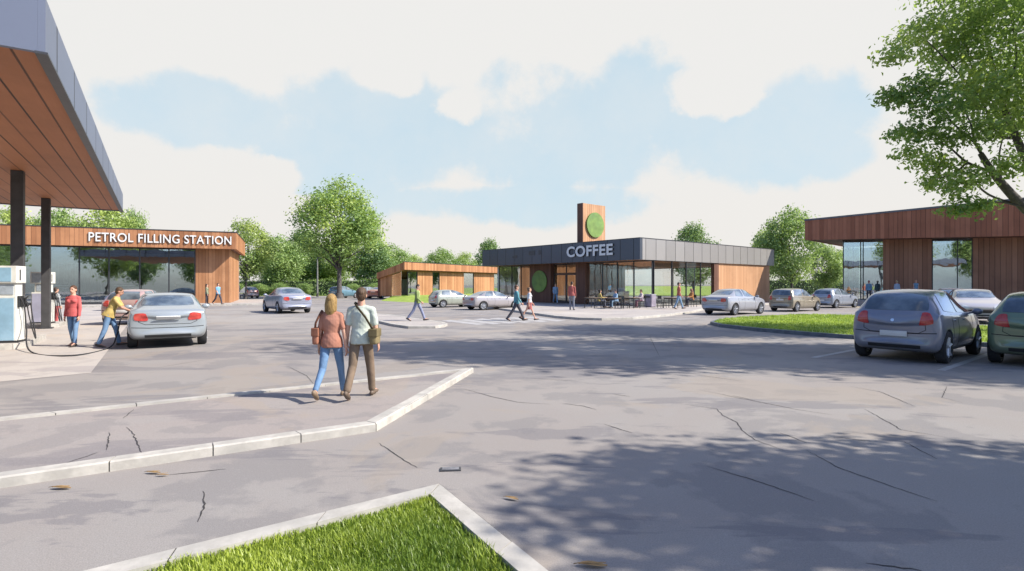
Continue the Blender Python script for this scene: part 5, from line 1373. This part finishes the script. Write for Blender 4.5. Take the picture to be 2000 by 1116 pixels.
def make_trees():
    random.seed(11)
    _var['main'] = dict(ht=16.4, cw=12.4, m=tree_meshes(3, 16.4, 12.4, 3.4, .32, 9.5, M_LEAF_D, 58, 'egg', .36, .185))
    _var['fresh'] = dict(ht=11, cw=8, m=tree_meshes(7, 11, 8, 2.4, .31, 12.0, M_LEAF_A, 40, 'round', .2))
    _var['mid'] = dict(ht=11, cw=9, m=tree_meshes(12, 11, 9, 1.4, .33, 12.0, M_LEAF_B, 42, 'round', .2))
    _var['dark'] = dict(ht=12, cw=8, m=tree_meshes(21, 12, 8, .8, .33, 12.0, M_LEAF_C, 44, 'egg', .2))
    _var['tall'] = dict(ht=16, cw=9, m=tree_meshes(33, 16, 9, 2.8, .34, 11.0, M_LEAF_B, 50, 'egg', .25))
    _var['shade'] = dict(ht=10, cw=6, m=tree_meshes(41, 10, 6, 2.6, .24, 9, M_LEAF_D, 40, 'round', .2))
    tree('main', 662, 70, 335, 222, 'tallest tree with a broad crown standing alone behind the walking couple', 'broad trees')
    L = [('fresh', 20, 62, 402, 130, 'pale green tree above the petrol shop roof beside the thicker canopy column'), ('mid', 118, 63, 398, 120, 'tree above the petrol shop roof just right of the thinner canopy column'),
         ('fresh', 205, 64, 392, 130, 'tree whose crown rises above the word PETROL beside the canopy tip'), ('mid', 258, 70, 402, 70, 'small crown above the petrol shop roof right of the canopy tip'),
         ('fresh', 480, 66, 426, 112, 'fresh green tree right behind the petrol shop corner'), ('mid', 545, 88, 456, 108, 'rounded tree between the petrol shop corner and the tallest tree'),
         ('dark', 592, 96, 440, 110, 'dark tree on the left behind the tallest tree'), ('fresh', 702, 95, 440, 120, 'light tree showing right behind the tallest tree trunk'), ('dark', 732, 90, 464, 100, 'dark small tree left of the timber pavilion roof end'), ('mid', 764, 100, 474, 100, 'mid green tree rising over the sloping end of the pavilion'),
         ('fresh', 520, 100, 490, 70, 'low light tree peeping between two taller ones left of the driving car'), ('mid', 640, 104, 480, 110, 'tree low behind the lamp post'),
         ('fresh', 812, 120, 497, 60, 'small pale tree over the left part of the pavilion roof'), ('mid', 862, 112, 481, 74, 'round tree over the middle of the pavilion roof'), ('fresh', 908, 125, 492, 56, 'small pale tree over the right part of the pavilion roof'),
         ('dark', 957, 100, 462, 78, 'dark round tree behind the left end of the slate fascia'), ('dark', 1354, 84, 430, 112, 'tree whose crown shows above the grey side fascia'),
         ('mid', 1546, 68, 398, 130, 'tall tree with visible fork between coffee shop and brown building'), ('fresh', 1500, 84, 446, 76, 'light tree behind the end of the grey fascia'), ('mid', 1612, 74, 474, 84, 'tree under the overhang of the brown building'), ('fresh', 1660, 96, 480, 80, 'light tree showing through the overhang beside the corner glass')]
    for k, px, Y, t, w, lb in L: tree(k, px, Y, t, w, lb)
    # trees outside the picture: they shade the car park and stand in the shop windows' reflections
    S = [('tall', 17.6, 11.7, 21.5, 8.6), ('main', 25.5, 10.0, 22.0, 8.6), ('shade', 10.7, 2.9, 9.6, 4.9), ('shade', 14.6, 2.5, 11.6, 4.6)]
    for k, x, y, h, w in S: tree(k, 0, y, 0, 0, 'tree beside the car park that throws its shade over the asphalt', 'shade trees along the car park', x, h, w)
    for k, x, y, h, w in (('mid', -9, -16, 11, 9), ('fresh', -24, -14, 12, 10), ('main', 6, -22, 14, 11), ('mid', -40, -6, 12, 10), ('fresh', 22, -18, 12, 10), ('dark', -17, -24, 14, 10), ('fresh', -46, -10, 17, 12), ('mid', -38, -22, 17, 12)):
        tree(k, 0, y, 0, 0, 'tree behind the camera reflected in the shop windows', 'trees behind the camera', x, h, w)
    # big tree at the right edge, its branches reaching into the picture
    rs = np.random.RandomState(5); Yt = 19.0; cl = []
    spec = [(1745, 108, 32, .75), (1775, 70, 38, .8), (1815, 50, 40, .7), (1840, 95, 50, .75), (1885, 45, 60, .6), (1880, 105, 48, .45), (1945, 40, 75, .5), (1735, 190, 30, .2), (1775, 185, 44, .15), (1815, 165, 44, .25), (1840, 210, 52, .12), (1890, 200, 55, .2), (1905, 150, 48, .95), (1940, 180, 60, .5),
            (1755, 262, 28, .2), (1795, 258, 38, .15), (1845, 268, 40, .3), (1775, 300, 26, .7), (1812, 315, 32, .75), (1850, 330, 36, .6), (1820, 355, 26, .65), (1868, 365, 40, .6), (1905, 345, 34, .5), (1895, 402, 34, .2), (1858, 412, 22, .3), (1925, 400, 22, .3),
            (1930, 255, 46, .35), (1975, 230, 60, .5), (1990, 130, 80, .4), (1975, 320, 40, .5), (2060, 60, 110, .5), (2080, 200, 120, .4), (2120, 320, 90, .5), (1990, -50, 110, .5), (1890, -40, 80, .6), (2160, 120, 140, .4), (2110, -80, 140, .5), (2180, 380, 70, .4)]
    for px, py, r, tn in spec:
        Y = Yt + rs.uniform(-1.6, 1.6); cl.append((lat(px, Y), Y, zat(py, Y), r * Y / F * 1.02, tn))
    base = Vector((20.9, 19.2, 0)); c, n, t = clump_leaves(cl, 20, .165, rs, .60)
    e = empty('tree', base, 0, 'big leafy tree at the right edge with branches reaching over the car park', 'tree', 'broad trees')
    link('crown', leaf_mesh('crown', c - np.array(base), n, .165, t, M_LEAF_E, rs), e)
    mb = MB(); w = lambda px, py, dy=0: Vector((lat(px, Yt + dy), Yt + dy, zat(py, Yt + dy))) - base
    limb(mb, [Vector((0, 0, -.1)), w(2130, 520), w(2075, 470), w(2000, 405), w(1945, 345), w(1915, 300)], .30, .085, 10)
    limb(mb, [w(2130, 520), w(2110, 400), w(2020, 330), w(1985, 270), w(1955, 190, .4), w(1930, 90, .6)], .24, .05, 9)
    limb(mb, [w(2110, 400), w(2140, 250), w(2120, 80)], .2, .06, 8)
    for pts, r in (([(1938, 336), (1890, 318), (1850, 285), (1815, 270)], .06), ([(1925, 312), (1905, 280), (1895, 240), (1870, 190)], .06), ([(1955, 352), (1952, 300), (1965, 250)], .05), ([(1995, 402), (1930, 380), (1880, 335), (1830, 325)], .05), ([(2000, 405), (1950, 395), (1900, 400)], .04), ([(1905, 280), (1860, 240), (1800, 180), (1760, 190)], .045),
                   ([(1985, 270), (1950, 262), (1920, 200), (1900, 140), (1880, 60)], .06), ([(1955, 190), (1985, 120), (1975, 40)], .05), ([(1890, 318), (1860, 340), (1830, 350)], .03), ([(1920, 200), (1860, 130), (1800, 70)], .04)):
        limb(mb, [w(*p, rs.uniform(-.4, .4)) for p in pts], r, .014, 6)
    mb.build('trunk', [M_BARK], e, 50)
    # hedges
    def hedge(p, q, h, d, label, seed, m=M_LEAF_B):
        p, q = Vector(p), Vector(q); L = (q - p).length; rs2 = np.random.RandomState(seed); leaf = .22
        e = empty('hedge', (p.x, p.y, 0), math.atan2(q.y - p.y, q.x - p.x), label, 'hedge')
        n = int(L * (2 * h + d) * 28); u = rs2.uniform(0, L, n); s = rs2.uniform(0, 2 * h + d, n)
        y = np.where(s < h, 0, np.where(s < h + d, s - h, d)); z = np.where(s < h, s, np.where(s < h + d, h, 2 * h + d - s))
        hh = 1 + .06 * np.sin(u * .9 + seed) + .05 * np.sin(u * 2.3); c = np.stack([u, y, z * hh], 1) + rs2.normal(0, .09, (n, 3))
        nn = np.stack([rs2.normal(0, .4, n), np.where(y <= 0, -1, .3), np.where(z >= h, 1.0, .3)], 1) + rs2.normal(0, .4, (n, 3))
        t = .45 + .25 * np.sin(u * .7 + seed) * np.sin(u * 1.9) + rs2.normal(0, .12, n)
        link('foliage', leaf_mesh('foliage', c, nn, leaf, t, m, rs2), e)
        MB().box(.05, L - .05, .12, d - .12, 0, h - .15).build('core', mat('hedge core', (.03, .05, .02), .4, 3, .9), e)
    hedge((lat(395, 86), 86), (lat(775, 86), 86), zat(548, 86), 1.6, 'long clipped hedge behind the far parked cars on the left', 3, M_LEAF_B)
    hedge((lat(1490, 80), 80), (lat(1700, 80), 80), zat(546, 80), 1.6, 'clipped dark hedge between coffee shop and brown building', 9, M_LEAF_C)
    hedge((lat(760, 78), 92), (lat(1000, 78), 96), 2.2, 1.6, 'hedge behind the low timber pavilion', 5, M_LEAF_B)
    for i, (px, Y, top, wpx) in enumerate(((462, 80, 552, 34), (506, 79, 553, 42), (548, 80, 551, 40), (596, 80, 552, 36), (690, 81, 553, 38), (732, 81, 552, 34))):
        lb = ('round bush beside the small pale pink car', 'bush between the small pale pink car and the driving saloon', 'bush just above the roof of the driving saloon', 'bush left of the lamp post', 'bush right of the tall tree trunk', 'bush left of the pavilion by the rust red car')[i]
        e = tree('mid', px, Y, top, wpx, lb, 'bushes before the hedge'); e.name = 'bush'; e['category'] = 'bush'
make_trees()

def in_poly(x, y, poly):
    r = np.zeros(len(x), bool); n = len(poly)
    for i in range(n):
        x0, y0 = poly[i][0], poly[i][1]; x1, y1 = poly[(i + 1) % n][0], poly[(i + 1) % n][1]
        c = ((y0 > y) != (y1 > y)) & (x < (x1 - x0) * (y - y0) / ((y1 - y0) if abs(y1 - y0) > 1e-9 else 1e-9) + x0); r ^= c
    return r
def grass(name, poly, n, z, h, w, label, seed, box=None):
    rs = np.random.RandomState(seed); P = np.array([(p[0], p[1]) for p in poly]); lo, hi = P.min(0), P.max(0)
    if box: lo, hi = np.maximum(lo, box[:2]), np.minimum(hi, box[2:])
    x, y = rs.uniform(lo[0], hi[0], n), rs.uniform(lo[1], hi[1], n); k = in_poly(x, y, poly); x, y = x[k], y[k]; n = len(x)
    f = np.array([noise.noise(Vector((a * 2.6, b * 2.6, seed))) for a, b in zip(x, y)]); f2 = np.array([noise.noise(Vector((a * .9, b * .9, seed + 5))) for a, b in zip(x, y)])
    hh = h * (1 + .9 * np.clip(f, -.6, 1)) * rs.uniform(.55, 1.3, n); a = rs.uniform(0, 6.283, n); lean = rs.uniform(.1, .75, n) * hh
    d = np.stack([np.cos(a), np.sin(a)], 1); s = np.stack([-np.sin(a), np.cos(a)], 1) * (w * rs.uniform(.6, 1.3, n) / 2)[:, None]
    b = np.stack([x, y], 1); v = np.zeros((n, 5, 3)); v[:, 0, :2] = b - s; v[:, 1, :2] = b + s; v[:, 0, 2] = v[:, 1, 2] = z - .005
    mid = b + d * (lean * .3)[:, None]; v[:, 2, :2] = mid + s * .75; v[:, 3, :2] = mid - s * .75; v[:, 2, 2] = v[:, 3, 2] = z + hh * .6
    v[:, 4, :2] = b + d * lean[:, None]; v[:, 4, 2] = z + hh
    me = bpy.data.meshes.new(name); me.vertices.add(5 * n); me.vertices.foreach_set('co', v.reshape(-1).astype(np.float32))
    base = (np.arange(n) * 5)[:, None]; q = (base + np.array([[0, 1, 2, 3]])); tr_ = base + np.array([[3, 2, 4]])
    idx = np.concatenate([np.concatenate([q, tr_], 1).reshape(-1)]).astype(np.int32)
    me.loops.add(7 * n); me.loops.foreach_set('vertex_index', idx); me.polygons.add(2 * n)
    st = np.stack([np.arange(n) * 7, np.arange(n) * 7 + 4], 1).reshape(-1).astype(np.int32); me.polygons.foreach_set('loop_start', st)
    me.polygons.foreach_set('loop_total', np.tile([4, 3], n).astype(np.int32)); me.update(calc_edges=True)
    t = np.clip((.52 + 1.25 * f2 + .5 * f) + rs.normal(0, .14, n), 0, 1); at_ = me.attributes.new('tint', 'FLOAT', 'FACE'); at_.data.foreach_set('value', np.repeat(t, 2).astype(np.float32))
    me.materials.append(M_BLADE); tag(link(name, me), label, 'grass', None, 'stuff')
grass('grass', lawn_poly, 60000, .015, .05, .009, 'short bright grass of the front lawn with darker tufts', 4, (-4.2, 2.6, 1.6, 5.3))
grass('grass', [tuple(p) for p in ver_in], 46000, VZ - .004, .06, .02, 'short bright grass of the verge', 8, (7, 10, 24, 30))
